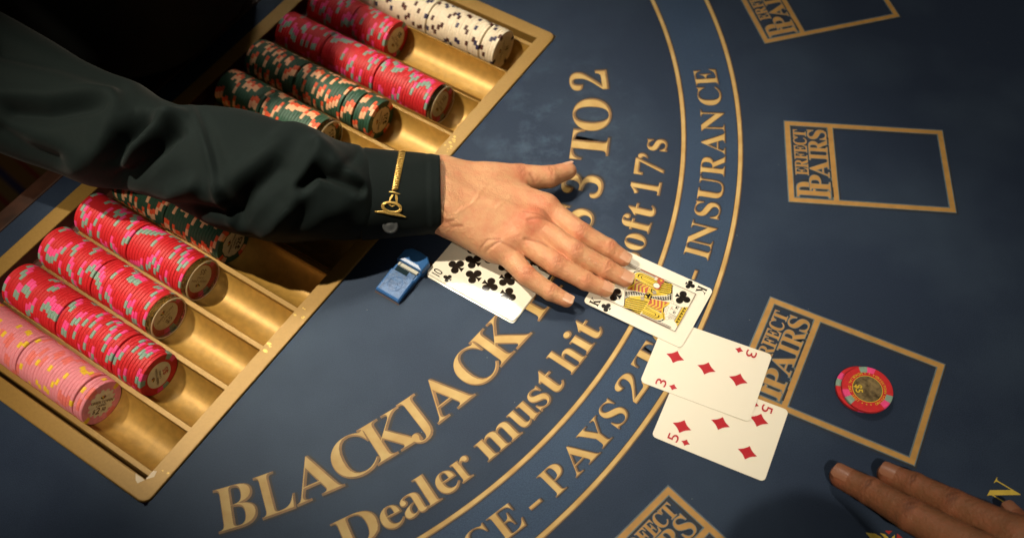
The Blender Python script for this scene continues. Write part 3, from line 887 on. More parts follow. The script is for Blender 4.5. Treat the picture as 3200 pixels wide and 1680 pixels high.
# belt in the middle
for d in (1, -1):
    full.append(([(d * -5.6, d * .9), (d * -2.7, d * 2.8), (d * -4.3, d * 5.4), (d * -7.0, d * 3.4)], G_))
full += [([(-2.9, 3.3), (2.3, 2.1), (2.1, -2.5), (-2.9, -3.3), (-3.4, 0)], B_), ([(-2.4, 2.8), (1.9, 1.7), (1.6, -2.1), (-2.5, -2.6), (-2.9, 0)], Y_)]
full += [([(x * .32, y * .32) for x, y in p], B_) for p, _ in club(-1, 0)]
cK.part('court_figure', full, [ink_yellow, ink_black, ink_orange, cardwhite, ink_grey], .34)
fr = []
for x0, y0, x1, y1 in ((-20.6, -33.9, 20.6, -33.4), (-20.6, 33.4, 20.6, 33.9), (-20.6, -33.4, -20.15, 33.4), (20.15, -33.4, 20.6, 33.4)): fr.append((rect(x0, y0, x1, y1), 0))
fr.append((line((17.9, -13.4), (5.5, -19.0), .3), 0)); fr.append((line((-17.9, 13.4), (-5.5, 19.0), .3), 0))
cK.part('picture_border', fr, ink_brown, .34 + .004 * len(full) + .02)

# ================================================================= CARD PEEK VIEWER
vw = empty('card_viewer', (-105.4, 444.1, 0))
tag(vw, 'small blue plastic card viewer with a mirror window beside the ten of clubs', 'card viewer')
va = radians(54.3); VX = np.array([cos(va), sin(va)]); VY = np.array([-sin(va), cos(va)]); VO = np.array([-105.4, 444.1])
def VP(x, y, z): q = VO + x * VX + y * VY; return (q[0], q[1], z)
mb = MB(); hw = 12.2
prof = [(0, .2), (0, 3.4), (1.6, 5.0), (22.5, 7.4), (22.5, 5.6), (34, 6.6), (34, .2)]
def slab(mb, prof, y0, y1, ch=1.2, m_=0):
    rows = [[VP(x, y, z if abs(y) < abs(y1) - .01 else max(.2, z - ch)) for x, z in prof] for y in (y0, y0 + ch, y1 - ch, y1)]
    mb.grid(rows, m_)
    mb.add([VP(x, y0, max(.2, z - ch)) for x, z in prof], [tuple(range(len(prof)))], m_); mb.add([VP(x, y1, max(.2, z - ch)) for x, z in prof], [tuple(range(len(prof)))[::-1]], m_)
slab(mb, [(0, .2), (0, 3.4), (1.6, 5.0), (22.5, 7.0), (22.5, 4.6), (34, 5.4), (34, .2)], -hw, hw)
o = mb.build('viewer_body', bluepl, None); keep(o, vw)
mb = MB(); mb.add([VP(x, y, z) for x, y, z in ((2.4, -9.6, 5.14), (22.2, -9.6, 7.03), (22.2, 9.6, 7.03), (2.4, 9.6, 5.14))], [(0, 1, 2, 3)])
o = mb.build('frosted_panel', bluepl2, None); keep(o, vw)
mb = MB()
zf = lambda x: 5.2 + (x - 2.4) * .0955
for k in range(40):
    a0, a1 = 2 * pi * k / 40, 2 * pi * (k + 1) / 40
    P = [(11.5 + r * 1.15 * cos(a), r * sin(a)) for a, r in ((a0, 6.4), (a1, 6.4), (a1, 5.8), (a0, 5.8))]
    mb.add([VP(x, y, zf(x) + .35) for x, y in P], [(0, 1, 2, 3)])
for k in range(7):
    x, y = 8 + random.random() * 6, random.uniform(-4, 4); x2, y2 = x + random.uniform(-3, 3), y + random.uniform(-3, 3)
    mb.add([VP(x, y, zf(x) + .3), VP(x + .5, y, zf(x) + .5), VP(x2 + .5, y2, zf(x2) + .5), VP(x2, y2, zf(x2) + .3)], [(0, 1, 2, 3)])
o = mb.build('raised_emblem', bluepl, None); keep(o, vw)
mb = MB(); mb.add([VP(x, y, z) for x, y, z in ((22.7, -9.8, 4.9), (28.4, -9.8, 5.3), (28.4, 9.8, 5.3), (22.7, 9.8, 4.9))], [(0, 1, 2, 3)])
mb.add([VP(x, y, z) for x, y, z in ((22.9, -3, 5.0), (27.8, -3, 5.36), (27.8, -9.4, 5.36), (22.9, -9.4, 5.0))][::-1], [(0, 1, 2, 3)], 1)
o = mb.build('mirror_window', [darkglass, bluepl2], None); keep(o, vw)
mb = MB()
mb.box((28.6, -10, 4.8), (31.6, 7.4, 6.6), 0, VP); mb.box((28.6, 8.2, 4.8), (31.6, 10, 6.6), 0, VP)
o = mb.build('white_bar', paleglass, None); keep(o, vw)
mb = MB()
out = [(32, -13.2), (43, -13.4), (47.5, -8.5), (48.5, 0), (47.5, 8.5), (43, 13.4), (32, 13.2)]
cxy = (39.5, 0)
rings = []
for sc_, z in ((1, .2), (1, 7.2), (.965, 8.4), (.90, 9.2), (.55, 9.9)):
    rings.append([VP(cxy[0] + (x - cxy[0]) * sc_, y * sc_, z) for x, y in out])
mb.grid(rings[::-1], closed_v=True); mb.add(rings[-1], [tuple(range(len(out)))])
o = mb.build('viewer_cap', bluepl, None); keep(o, vw)
mb = MB(); mb.box((-1.2, -12.6, .1), (48, 12.6, .5), 0, VP)
o = mb.build('base_plate', wood, None); keep(o, vw)

# ================================================================= HANDS: distance fields meshed by surface nets


def surface_nets(D, org, h):
    nx, ny, nz = D.shape
    cs = (nx - 1, ny - 1, nz - 1)
    acc = np.zeros(cs + (3,), np.float32); cnt = np.zeros(cs, np.float32)
    for ax in range(3):
        for b1 in (0, 1):
            for b2 in (0, 1):
                off = [0, 0, 0]; oth = [i for i in range(3) if i != ax]; off[oth[0]] = b1; off[oth[1]] = b2
                s0 = tuple(slice(off[i], off[i] + cs[i]) for i in range(3))
                of2 = list(off); of2[ax] = 1
                s1 = tuple(slice(of2[i], of2[i] + cs[i]) for i in range(3))
                a, b = D[s0], D[s1]; mk = (a < 0) != (b < 0)
                I = np.nonzero(mk); t = a[I] / (a[I] - b[I])
                p = np.zeros((len(t), 3), np.float32); p[:, ax] = t; p[:, oth[0]] = b1; p[:, oth[1]] = b2
                acc[I] += p; cnt[I] += 1
    act = cnt > 0; idx = -np.ones(cs, np.int64); I = np.nonzero(act); idx[I] = np.arange(len(I[0]))
    P = (np.stack(I, -1) + acc[I] / cnt[I][:, None]) * h + org
    faces = []
    for ax in range(3):
        o1, o2 = [(1, 2), (2, 0), (0, 1)][ax]
        s0 = [slice(1, -1)] * 3; s0[ax] = slice(0, D.shape[ax] - 1); s1 = list(s0); s1[ax] = slice(1, D.shape[ax])
        a, b = D[tuple(s0)] < 0, D[tuple(s1)] < 0
        for mk, flip in ((a & ~b, False), (~a & b, True)):
            J = np.stack(np.nonzero(mk), -1)
            if not len(J): continue
            J = J + np.array([0 if i == ax else 1 for i in range(3)])
            q = []
            for d1, d2 in ((-1, -1), (0, -1), (0, 0), (-1, 0)):
                K = J.copy(); K[:, o1] += d1; K[:, o2] += d2; q.append(idx[K[:, 0], K[:, 1], K[:, 2]])
            q = np.stack(q, -1); faces.append(q[:, ::-1] if flip else q)
    return P, np.concatenate(faces)


class Field:
    def __init__(s, lo, hi, h):
        s.h = h; s.o = np.array(lo, np.float32); n = np.ceil((np.array(hi) - lo) / h).astype(int) + 1
        s.D = np.full(n, 40., np.float32); s.n = n

    def cone(s, a, b, ra, rb, flat=1.0):
        """round cone distance in a sub-block; returns slices and values"""
        a, b = np.array(a, np.float32), np.array(b, np.float32); R = max(ra, rb) + 14
        lo = np.maximum(((np.minimum(a, b) - R - s.o) / s.h).astype(int), 0); hi = np.minimum(((np.maximum(a, b) + R - s.o) / s.h).astype(int) + 1, s.n)
        sl = tuple(slice(l, max(l, u)) for l, u in zip(lo, hi))
        ax = [s.o[i] + s.h * np.arange(lo[i], max(lo[i], hi[i]), dtype=np.float32) for i in range(3)]
        X = ax[0][:, None, None] - a[0]; Y = ax[1][None, :, None] - a[1]; Z = ax[2][None, None, :] - a[2]
        d = b - a; L2 = float(d @ d) + 1e-9
        t = np.clip((X * d[0] + Y * d[1] + Z * d[2]) / L2, 0, 1)
        dist = np.sqrt((X - t * d[0]) ** 2 + (Y - t * d[1]) ** 2 + ((Z - t * d[2]) / flat) ** 2)
        return sl, dist - (ra + (rb - ra) * t), ax

    @staticmethod
    def smin(a, b, k):
        hh = np.maximum(k - np.abs(a - b), 0) / k
        return np.minimum(a, b) - hh * hh * k * .25

    def add(s, a, b, ra, rb, k, flat=1.0):
        sl, d, _ = s.cone(a, b, ra, rb, flat); s.D[sl] = s.smin(s.D[sl], d, k)

    def finger(s, pts, rad, kroot=7.0, reach=17.0, kin=4.0):
        tmp = Field.__new__(Field); tmp.h, tmp.o, tmp.n = s.h, s.o, s.n; tmp.D = np.full(s.n, 40., np.float32)
        for i in range(len(pts) - 1): tmp.add(pts[i], pts[i + 1], rad[i], rad[i + 1], kin * .25 if i else .01)
        for j in range(1, len(pts) - 1):      # knuckles stand a little proud
            q = np.array(pts[j]); tmp.add(q + np.array([0, 0, .5]), q + np.array([0, 0, .55]), rad[j] * .99, rad[j] * .99, 2.0)
        m = np.array(pts[0], np.float32)
        ax = [s.o[i] + s.h * np.arange(s.n[i], dtype=np.float32) - m[i] for i in range(3)]
        d2 = ax[0][:, None, None] ** 2 + ax[1][None, :, None] ** 2 + ax[2][None, None, :] ** 2
        k = .9 + kroot * np.exp(-d2 / reach ** 2)
        s.D = s.smin(s.D, tmp.D, k)


def hand_object(name, field, fingers, skinmat, parent, redspots=(), veins=(), lum=1.0):
    P, Fq = surface_nets(field.D, field.o, field.h)
    # two rounds of smoothing
    E = np.concatenate([Fq[:, [0, 1]], Fq[:, [1, 2]], Fq[:, [2, 3]], Fq[:, [3, 0]]])
    deg = np.bincount(E.ravel(), minlength=len(P)).astype(np.float32)[:, None]
    for _ in range(2):
        sm = np.zeros_like(P)
        for c in range(3): sm[:, c] = np.bincount(E[:, 0], P[E[:, 1], c], len(P)) + np.bincount(E[:, 1], P[E[:, 0], c], len(P))
        P = P * .5 + .5 * sm / np.maximum(deg, 1)
    fn = np.cross(P[Fq[:, 2]] - P[Fq[:, 0]], P[Fq[:, 3]] - P[Fq[:, 1]]); N = np.zeros_like(P)
    for c in range(4):
        for k in range(3): N[:, k] += np.bincount(Fq[:, c], fn[:, k], len(P))
    N /= np.linalg.norm(N, axis=1)[:, None] + 1e-9
    red = np.zeros(len(P)); cre = np.zeros(len(P)); disp = np.zeros(len(P))
    for pts, rad in fingers:
        pts = [np.array(p) for p in pts]
        for j in range(1, len(pts) - 1):
            ax = pts[j + 1] - pts[j - 1]; ax /= np.linalg.norm(ax)
            rel = P - pts[j]; s_ = rel @ ax; pr = np.linalg.norm(rel - s_[:, None] * ax, axis=1)
            top = np.clip(N[:, 2] * 1.5 - .25, 0, 1) * (pr < rad[j] * 1.6)
            lat = np.cross(ax, [0, 0, 1]); lat /= np.linalg.norm(lat); la = rel @ lat
            wd = np.exp(-(la / (rad[j] * .72)) ** 2)
            offs = ((-3.4, .5), (-1.8, .75), (-.3, 1.0), (1.4, .85), (3.0, .6)) if j == 1 else ((-1.0, .9), (.9, .7))
            for o_, am in offs:
                bow = s_ - o_ * (1 - .045 * la ** 2 / rad[j]) - .4 * np.sin(la * .9 + o_)
                e = am * np.exp(-(bow / .75) ** 2) * top * wd
                cre = np.maximum(cre, e * .95 * lum); disp -= .5 * e
            red += (.40 if j == 1 else .3) * np.exp(-(s_ / 6.5) ** 2) * (pr < rad[j] * 1.6) * np.clip(N[:, 2] + .3, 0, 1)
        ax = pts[-1] - pts[-2]; ax /= np.linalg.norm(ax); rel = P - pts[-1]; s_ = rel @ ax; pr = np.linalg.norm(rel, axis=1)
        red += .5 * np.exp(-(pr / 8) ** 2)
    for (c, r, am) in redspots: red += am * np.exp(-(np.linalg.norm(P - np.array(c), axis=1) / r) ** 2)
    for pl, wd, am in veins:                                  # raised veins and tendons / creases (negative)
        best = np.full(len(P), 99.)
        for a, b in zip(pl[:-1], pl[1:]):
            a, b = np.array(a), np.array(b); d = b - a; t = np.clip((P - a) @ d / (d @ d), 0, 1)
            q = P - a - t[:, None] * d; best = np.minimum(best, np.hypot(q[:, 0], q[:, 1]))
        e = np.exp(-(best / wd) ** 2) * np.clip(N[:, 2] * 1.6 - .2, 0, 1)
        disp += am * (.95 if am > 0 else 1.1) * e
        if am < 0: cre = np.maximum(cre, e * .7)
    P = P + N * disp[:, None]
    me = bpy.data.meshes.new(name)
    me.vertices.add(len(P)); me.vertices.foreach_set('co', (P * S).astype(np.float32).ravel())
    me.loops.add(Fq.size); me.loops.foreach_set('vertex_index', Fq.astype(np.int32).ravel())
    me.polygons.add(len(Fq)); me.polygons.foreach_set('loop_start', np.arange(0, Fq.size, 4, dtype=np.int32))
    me.polygons.foreach_set('use_smooth', np.ones(len(Fq), bool))
    me.update(calc_edges=True); me.validate()
    ca = me.color_attributes.new('skin', 'FLOAT_COLOR', 'POINT')
    c = np.zeros((len(P), 4), np.float32); c[:, 0] = np.clip(red, 0, 1); c[:, 1] = np.clip(cre, 0, 1); c[:, 3] = 1
    ca.data.foreach_set('color', c.ravel())
    me.materials.append(skinmat)
    o = bpy.data.objects.new(name, me); COL.objects.link(o); keep(o, parent)
    return o


def nail(tip, prev, r, length, width, m1, m2, parent, roll=0.0, edge=1.6, back=.55):
    tip, prev = np.array(tip, float), np.array(prev, float)
    ax = tip - prev; ax /= np.linalg.norm(ax); up = np.array([0, 0, 1.]) - ax[2] * ax; up /= np.linalg.norm(up); lat = np.cross(ax, up)
    up, lat = cos(roll) * up + sin(roll) * lat, cos(roll) * lat - sin(roll) * up
    mb = MB(); rows = []
    ns, na = 12, 9
    for i in range(ns + 1):
        s_ = -length * back + length * i / ns
        f_ = i / ns
        hw = width / 2 * (1 - .30 * (1 - min(1, f_ / .22)) ** 2) * (1 - .22 * max(0, (f_ - .8) / .2) ** 2)
        rr = r + .28 - (0.055 * max(0, s_) ** 2 / r * 1.3) - .35 * (1 - min(1, f_ / .15))
        row = []
        for j in range(na + 1):
            y = -hw + 2 * hw * j / na
            z = rr - (r - math.sqrt(max(.1, r * r * 1.15 - y * y)) + .072 * r)
            row.append(tip + ax * s_ + lat * y + up * z)
        rows.append(row)
    cut = ns - max(1, int(round(edge / length * ns)))
    mb.grid(rows[:cut + 1]); mb.grid(rows[cut:], 1)
    rows2 = [[p - up * .5 for p in r_] for r_ in (rows[-1],)]
    mb.grid([rows[-1], rows2[0]], 1)
    o = mb.build('fingernail', [m1, m2], None, smooth=True)
    keep(o, parent)
    return o


# ---- dealer ---------------------------------------------------------------
dealer = empty('person', (0, 0, 0))
tag(dealer, 'dealer in dark green shirt reaching over the chip tray, open hand on the king', 'person')
H4 = lambda x, y, z: U(1100 + x * .4585, 400 + y * .4585, z)
index = [H4(1318, 548, 26), H4(1560, 716, 24), H4(1745, 818, 15), H4(1848, 888, 8.6)]
middle = [H4(1235, 655, 29), H4(1522, 846, 25), H4(1728, 956, 15), H4(1862, 1026, 8.6)]
ring = [H4(1135, 742, 28), H4(1392, 930, 24), H4(1590, 1040, 15), H4(1728, 1096, 8.6)]
pinky = [H4(1020, 820, 25), H4(1188, 1004, 22), H4(1352, 1117, 15), H4(1462, 1172, 10.5)]
thumb = [H4(905, 352, 31), H4(1140, 338, 25), H4(1345, 333, 22), H4(1472, 292, 19)]
fr_ = [[11.0, 9.1, 8.0, 6.9], [11.2, 9.4, 8.3, 7.2], [10.6, 9.0, 7.9, 6.8], [10.2, 8.3, 7.2, 6.0], [13.5, 11.8, 9.6, 7.7]]
allp = np.array(index + middle + ring + pinky + thumb + [H4(380, 300, 40), H4(380, 640, 40)])
fld = Field((allp.min(0) - [22, 22, 0]) * [1, 1, 0] + [0, 0, -3], allp.max(0) + [22, 22, 26], .75)
wr = [H4(600, 340, 38), H4(600, 440, 41), H4(600, 530, 40), H4(610, 580, 38)]
fa = [H4(330, 375, 43), H4(330, 440, 44), H4(330, 480, 44), H4(330, 510, 43)]
for q, p_, r_ in zip(fa, wr, (17, 18, 17, 14.5)): fld.add(q, p_, r_ * .85, r_, 6)
for p_, m_, r0, r1 in ((wr[0], index[0], 16, 11.0), (wr[1], middle[0], 17, 11.2), (wr[2], ring[0], 17, 10.6), (wr[3], pinky[0], 15.5, 10.4)):
    fld.add(p_, m_, r0, r1, 9)
fld.add(H4(720, 650, 31), H4(960, 830, 22), 12.5, 10, 10)           # heel of the hand
fld.add(H4(640, 330, 34), thumb[1], 15.0, 11.0, 10)               # thumb base
fld.add(H4(980, 400, 26), H4(1230, 500, 26), 11, 7, 12)           # web between thumb and index
for p_, r_ in ((index[0], 8.4), (middle[0], 8.6), (ring[0], 8.0), (pinky[0], 7.6)):    # knuckle heads
    fld.add(p_ + [0, 0, 3.4], p_ + [0, 0, 3.5], r_, r_, 9)
fld.finger(thumb, fr_[4], 9, 22)
for f_, r_ in ((index, fr_[0]), (middle, fr_[1]), (ring, fr_[2]), (pinky, fr_[3])): fld.finger(f_, r_)
fings = [(index, fr_[0]), (middle, fr_[1]), (ring, fr_[2]), (pinky, fr_[3]), (thumb, fr_[4])]
V = lambda pts, z=40: [H4(x, y, z) for x, y in pts]
veins = [(V([(620, 420), (900, 520), (1180, 640)]), 3.4, .55), (V([(620, 330), (950, 440), (1280, 550)]), 3.4, .5), (V([(620, 520), (850, 640), (1090, 740)]), 3.4, .5),
         (V([(720, 640), (840, 560), (980, 590), (1080, 480)]), 1.6, .45), (V([(840, 560), (900, 440), (1010, 380)]), 1.5, .35),
         (V([(560, 640), (640, 700), (700, 690)], 36), 1.1, -.45), (V([(575, 600), (660, 660)], 36), .9, -.35), (V([(590, 690), (690, 740), (760, 740)], 30), 1.0, -.4),
         (V([(1180, 790), (1290, 795), (1330, 815)], 30), 1.3, -.7), (V([(1200, 680), (1330, 660), (1385, 670)], 30), 1.3, -.7), (V([(880, 870), (1010, 822), (1120, 850)], 28), 1.1, -.6),
         (V([(850, 850), (930, 800), (1010, 800)], 30), .9, -.4), (V([(1215, 350), (1260, 410)], 26), 1.2, -.4), (V([(1170, 620), (1300, 640), (1370, 650)], 32), .8, -.3)]
hand_object('body', fld, fings, skin_light, dealer, [(H4(1300, 530, 36), 15, .4), (H4(1200, 640, 38), 15, .4), (H4(1080, 745, 36), 14, .3), (H4(1230, 610, 38), 18, .35), (H4(800, 600, 40), 22, -.25), (H4(620, 640, 34), 16, .35)], veins)
for (f_, r_), (ln_, wd_) in zip(fings, ((11, 9.6), (12, 10.2), (11.5, 9.2), (10.5, 8.4), (12.5, 9.6))):
    th_ = f_ is thumb
    nail(f_[-1], f_[-2], r_[-1], ln_, wd_, nailm, nailtip, dealer, roll=(-.75 if th_ else 0.0), edge=1.9 if f_ in () else 1.7)

# ---- sleeve
D2 = lambda x, y, z: U(x * 1.2427, y * 1.2427, z)
cuff_sp = [((1108, 489), 100, 29, 40), ((1050, 488), 106, 30, 41), ((980, 487), 112, 33, 42), ((915, 485), 118, 35, 44)]
slv_sp = [((925, 485), 112, 33, 44), ((900, 485), 119, 38, 46), ((850, 480), 124, 42, 50), ((800, 473), 138, 44, 54), ((740, 462), 152, 43, 56), ((680, 452), 152, 41, 59), ((620, 436), 152, 41, 62), ((560, 412), 148, 41, 65),
          ((500, 396), 138, 40, 66), ((430, 383), 118, 40, 66), ((360, 362), 122, 40, 67), ((290, 338), 142, 40, 69), ((210, 308), 138, 41, 73), ((120, 272), 142, 42, 75), ((30, 226), 148, 43, 79), ((-80, 170), 155, 45, 88), ((-200, 110), 160, 50, 110)]


def tube(spine, n, m):
    """rings from (display pixel centre, half width in display pixels, half height mm, z mm)"""
    C_ = np.array([D2(*c, z) for c, hw_, hh, z in spine]); 
    HW = []
    for i, (c, hw_, hh, z) in enumerate(spine):
        p, q = spine[max(0, i - 1)][0], spine[min(len(spine) - 1, i + 1)][0]
        d = np.array(q, float) - p; d /= np.linalg.norm(d); nn = np.array([-d[1], d[0]])
        img = hw_ * 1.2427 / F_PX * float((C_[i] - np.array([0, 0, CAM_H])) @ FW)
        HW.append(math.sqrt(max(img * img * .3, img * img - (.545 * hh * abs(nn[1])) ** 2)) / (.84 * abs(nn[1]) + abs(nn[0]) * .16))
    HH = np.array([s_[2] for s_ in spine], float); HW = np.array(HW)
    t = np.arange(len(spine)); tt = np.linspace(0, len(spine) - 1, n)

    def sm(a):      # smooth interpolation
        b = np.interp(tt, t, a); k = max(3, n // (len(spine) - 1)); ker = np.hanning(k + 2)[1:-1]; ker /= ker.sum()
        bp_ = np.concatenate([np.full(k, b[0]) + np.arange(-k, 0) * (b[1] - b[0]), b, np.full(k, b[-1]) + np.arange(1, k + 1) * (b[-1] - b[-2])])
        return np.convolve(bp_, ker, 'same')[k:-k]
    c3_ = np.stack([sm(C_[:, i]) for i in range(3)], -1); hw_ = sm(HW); hh_ = sm(HH)
    d = np.gradient(c3_, axis=0); d /= np.linalg.norm(d, axis=1)[:, None]
    side = np.cross(d, [0, 0, 1.]); side /= np.linalg.norm(side, axis=1)[:, None]; up = np.cross(side, d)
    A_ = np.linspace(0, 2 * pi, m + 1)[:-1]
    P = c3_[:, None] + side[:, None] * (hw_[:, None] * np.cos(A_))[..., None] + up[:, None] * (hh_[:, None] * np.sin(A_))[..., None]
    N = side[:, None] * (np.cos(A_) / hw_[:, None])[..., None] + up[:, None] * (np.sin(A_) / hh_[:, None])[..., None]
    N /= np.linalg.norm(N, axis=2)[..., None]
    return P, N, A_, tt


P, N, A_, tt = tube(slv_sp, 210, 150)
CAMP = np.array([0, 0, CAM_H])
rel = P - CAMP; zc = rel @ FW
px = np.stack([(1600 + F_PX * (rel @ RT) / zc) / 1.2427, (840 - F_PX * (rel @ UP) / zc) / 1.2427], -1)   # used only to lay the folds out along the arm
# folds: polyline, width, height (mm; negative = valley), one-sidedness
FOLDS = [([(478, 256), (505, 320), (525, 393), (546, 493), (571, 554), (620, 600)], 10, 4.5), ([(492, 256), (522, 330), (545, 400), (570, 493), (600, 560)], 16, -3.5),
         ([(745, 300), (790, 345), (845, 410), (905, 470)], 26, 8), ([(745, 300), (690, 372), (620, 425), (560, 470)], 30, 8), ([(760, 470), (796, 430), (840, 445), (905, 476)], 15, -11),
         ([(796, 380), (770, 450), (735, 520), (670, 585)], 24, 8), ([(700, 420), (640, 480), (600, 540)], 26, -7), ([(860, 520), (800, 560), (720, 600)], 30, 4),
         ([(905, 370), (880, 410), (862, 430)], 16, -3),
         ([(430, 300), (380, 330), (320, 390), (290, 430)], 24, 11), ([(440, 330), (400, 370), (340, 430), (300, 480)], 22, -12), ([(360, 300), (310, 350), (285, 410), (290, 450)], 24, -16),
         ([(275, 270), (270, 330), (250, 380), (200, 420)], 34, 14), ([(30, 285), (120, 290), (200, 270), (255, 262)], 24, -16), ([(0, 236), (120, 240), (220, 228), (280, 225)], 20, 11),
         ([(480, 470), (420, 490), (330, 480)], 24, 9), ([(560, 540), (470, 530), (400, 520)], 20, -7), ([(100, 340), (180, 370)], 34, 8), ([(0, 330), (60, 370), (140, 400)], 20, -8), ([(0, 120), (150, 150), (300, 200)], 26, -9), ([(460, 290), (420, 300), (360, 280)], 16, 7)]
disp = np.zeros(P.shape[:2]); face = np.clip(((CAMP - P) / np.linalg.norm(CAMP - P, axis=2)[..., None] * N).sum(2) * 1.5, 0, 1)
for pl, wd, am in FOLDS:
    best = np.full(disp.shape, 1e9)
    for a, b in zip(pl[:-1], pl[1:]):
        a, b = np.array(a, float), np.array(b, float); d = b - a; t = np.clip(((px - a) @ d) / (d @ d), 0, 1)
        best = np.minimum(best, np.linalg.norm(px - a - t[..., None] * d, axis=2))
    disp += am * (.8 if am > 0 else 1.05) * (.55 if max(q_[0] for q_ in pl) < 300 else 1) * np.exp(-(best / wd) ** 2) * face
for k in range(14):                                       # gathers all the way round near the cuff and loose ripples
    ph, fq, sp_ = rng.uniform(0, 6.28), rng.integers(3, 9), rng.uniform(1, 3.4)
    disp += .2 * np.sin(fq * A_[None] + sp_ * tt[:, None] + ph) * np.exp(-tt[:, None] / 9)
disp *= np.clip(tt[:, None] / 1.0, 0, 1)
P2 = P + N * disp[..., None]
mb = MB(); mb.grid(P2.tolist(), closed_v=True)
slv = mb.build('sleeve', cloth, dealer, smooth=True)
Pc, Nc, Ac_, tc_ = tube(cuff_sp, 40, 120)
dc = Pc[0].mean(0) - Pc[6].mean(0); dc /= np.linalg.norm(dc)
sd_ = np.sign((Pc[0, 0] - Pc[0].mean(0)) @ np.array([0, -1., 0]))
Pc = Pc + (dc * 2.0 * sd_)[None, None] * np.cos(Ac_)[None, :, None] * np.clip(1 - tc_ / 3, 0, 1)[:, None, None]
rip = .35 * np.sin(5 * A_[:120][None] * 1.0 + tc_[:, None]) if False else 0
hemd = .5 * np.exp(-((np.arange(40) - 4.5) / 1.2) ** 2) - .35 * np.exp(-((np.arange(40) - 7.5) / .9) ** 2)
Pc = Pc + Nc * (hemd[:, None] + .45 * np.sin(3 * Ac_[None] + .09 * np.arange(40)[:, None]) + .3 * np.sin(7 * Ac_[None] - .14 * np.arange(40)[:, None]))[..., None]
inner = Pc[:4] - Nc[:4] * 2.2
rows = [inner[3], inner[0], Pc[0] - Nc[0] * 1.2 + (Pc[0] - Pc[1]) * .25] + [Pc[i] for i in range(40)] + [Pc[-1] - Nc[-1] * 3]
mb = MB(); mb.grid([r_.tolist() for r_ in rows], closed_v=True)
cuff = mb.build('cuff', clothcuff, dealer, smooth=True)
bpy.context.view_layer.update()
bm = bmesh.new(); bm.from_mesh(cuff.data); bvh = BVHTree.FromBMesh(bm)
Z6 = lambda x, y: (1000 + x * .2589, 430 + y * .2589)


def on_cuff(x, y):
    p, n, _, _ = bvh.ray_cast(Vector((0, 0, CAM_H * S)), ray(*Z6(x, y)))
    if p is None: return None, None
    n = np.array(n); n = n if n @ (np.array([0, 0, CAM_H * S]) - np.array(p)) > 0 else -n
    return np.array(p) / S, n


def thread(mb, pts, r):
    """a thread lying on the cuff, through the given points"""
    Q = [on_cuff(*p) for p in pts]; Q = [q for q in Q if q[0] is not None]
    if len(Q) < 2: return
    C_ = np.array([q[0] + q[1] * r * .5 for q in Q]); rows = []
    for i in range(len(C_)):
        d = C_[min(i + 1, len(C_) - 1)] - C_[max(0, i - 1)]; d /= np.linalg.norm(d); n = Q[i][1]; sd = np.cross(d, n)
        e = .45 if i in (0, len(C_) - 1) else 1
        rows.append([C_[i] + e * r * (cos(a) * sd + sin(a) * n) for a in np.linspace(0, 2 * pi, 7)[:-1]])
    mb.grid(rows[::-1], closed_v=True)


mb = MB()
for i in range(17):
    t = (i + .3) / 17; cx, cy = 998 - 95 * t, 140 + 495 * t; w_ = 44 - 6 * t
    thread(mb, [(cx - w_, cy + 16), (cx - w_ * .5, cy + 3), (cx, cy - 3), (cx + w_ * .5, cy - 5), (cx + w_, cy - 1)], 1.25)
    thread(mb, [(cx - w_ * .9, cy + 24), (cx - w_ * .3, cy + 17), (cx + w_ * .3, cy + 12), (cx + w_ * .9, cy + 6)], .6)
thread(mb, [(832, 655), (870, 658), (920, 672), (968, 682)], .8)
thread(mb, [(885, 690), (860, 730), (828, 775)], .7); thread(mb, [(912, 690), (918, 730), (922, 785)], .7)
thread(mb, [(872, 690), (848, 730), (838, 775)], .6); thread(mb, [(926, 690), (932, 730), (932, 785)], .6)
for rr in (1.0, .84): thread(mb, [(866 + 118 * rr * cos(a), 840 + 62 * rr * sin(a) + .12 * 118 * cos(a)) for a in np.linspace(0, 2 * pi, 26)], .75)
thread(mb, [(830, 805), (866, 830), (905, 818)], .6)
for dy in (0, 7, 14): thread(mb, [(660, 890 + dy * .3), (760, 888 + dy), (860, 910 + dy), (960, 925 + dy), (1038, 957)], .75)
mb.build('gold_embroidery', goldthread, dealer, smooth=True)
p, n = on_cuff(850, 1062)
n = np.array(n) * .55 + np.array([0, 0, .6]); n /= np.linalg.norm(n)
tx = np.cross([0.9, -.2, 0], n); tx /= np.linalg.norm(tx); ty = np.cross(n, tx)
mb = MB(); rows = []
for r_, z in ((6.6, -1), (6.6, .8), (6.2, 1.5), (5.4, 1.7), (4.6, 1.35), (2.5, 1.9), (.2, 2.1)):
    rows.append([p + r_ * (cos(a) * tx + sin(a) * ty) + z * n for a in np.linspace(0, 2 * pi, 25)[:-1]])
mb.grid(rows[::-1], closed_v=True)
mb.build('cuff_button', buttonm, dealer, smooth=True)
# torso leaning over the far side of the tray
mb = MB(); rows = []
for i in range(29):
    z = -250 + 800 * i / 28
    cu = np.interp(z, [-250, 120, 300, 480, 550], [378, 375, 325, 285, 270]); ru = np.interp(z, [-250, 120, 300, 480, 550], [108, 105, 88, 72, 45])
    fr0 = np.interp(z, [-250, 0, 30, 100, 300, 550], [312, 308, 262, 258, 250, 315]); rv = np.interp(z, [-250, 120, 480, 550], [120, 120, 105, 60])
    rows.append([T(cu + ru * np.sign(cos(a)) * abs(cos(a)) ** .6, fr0 + rv + rv * np.sign(sin(a)) * abs(sin(a)) ** .75 + 4 * sin(5 * a + z / 60), z) for a in np.linspace(0, 2 * pi, 49)[:-1]])
mb.grid(rows, closed_v=True)
mb.add(rows[-1], [tuple(range(48))])
mb.build('vest', vest, dealer, smooth=True)

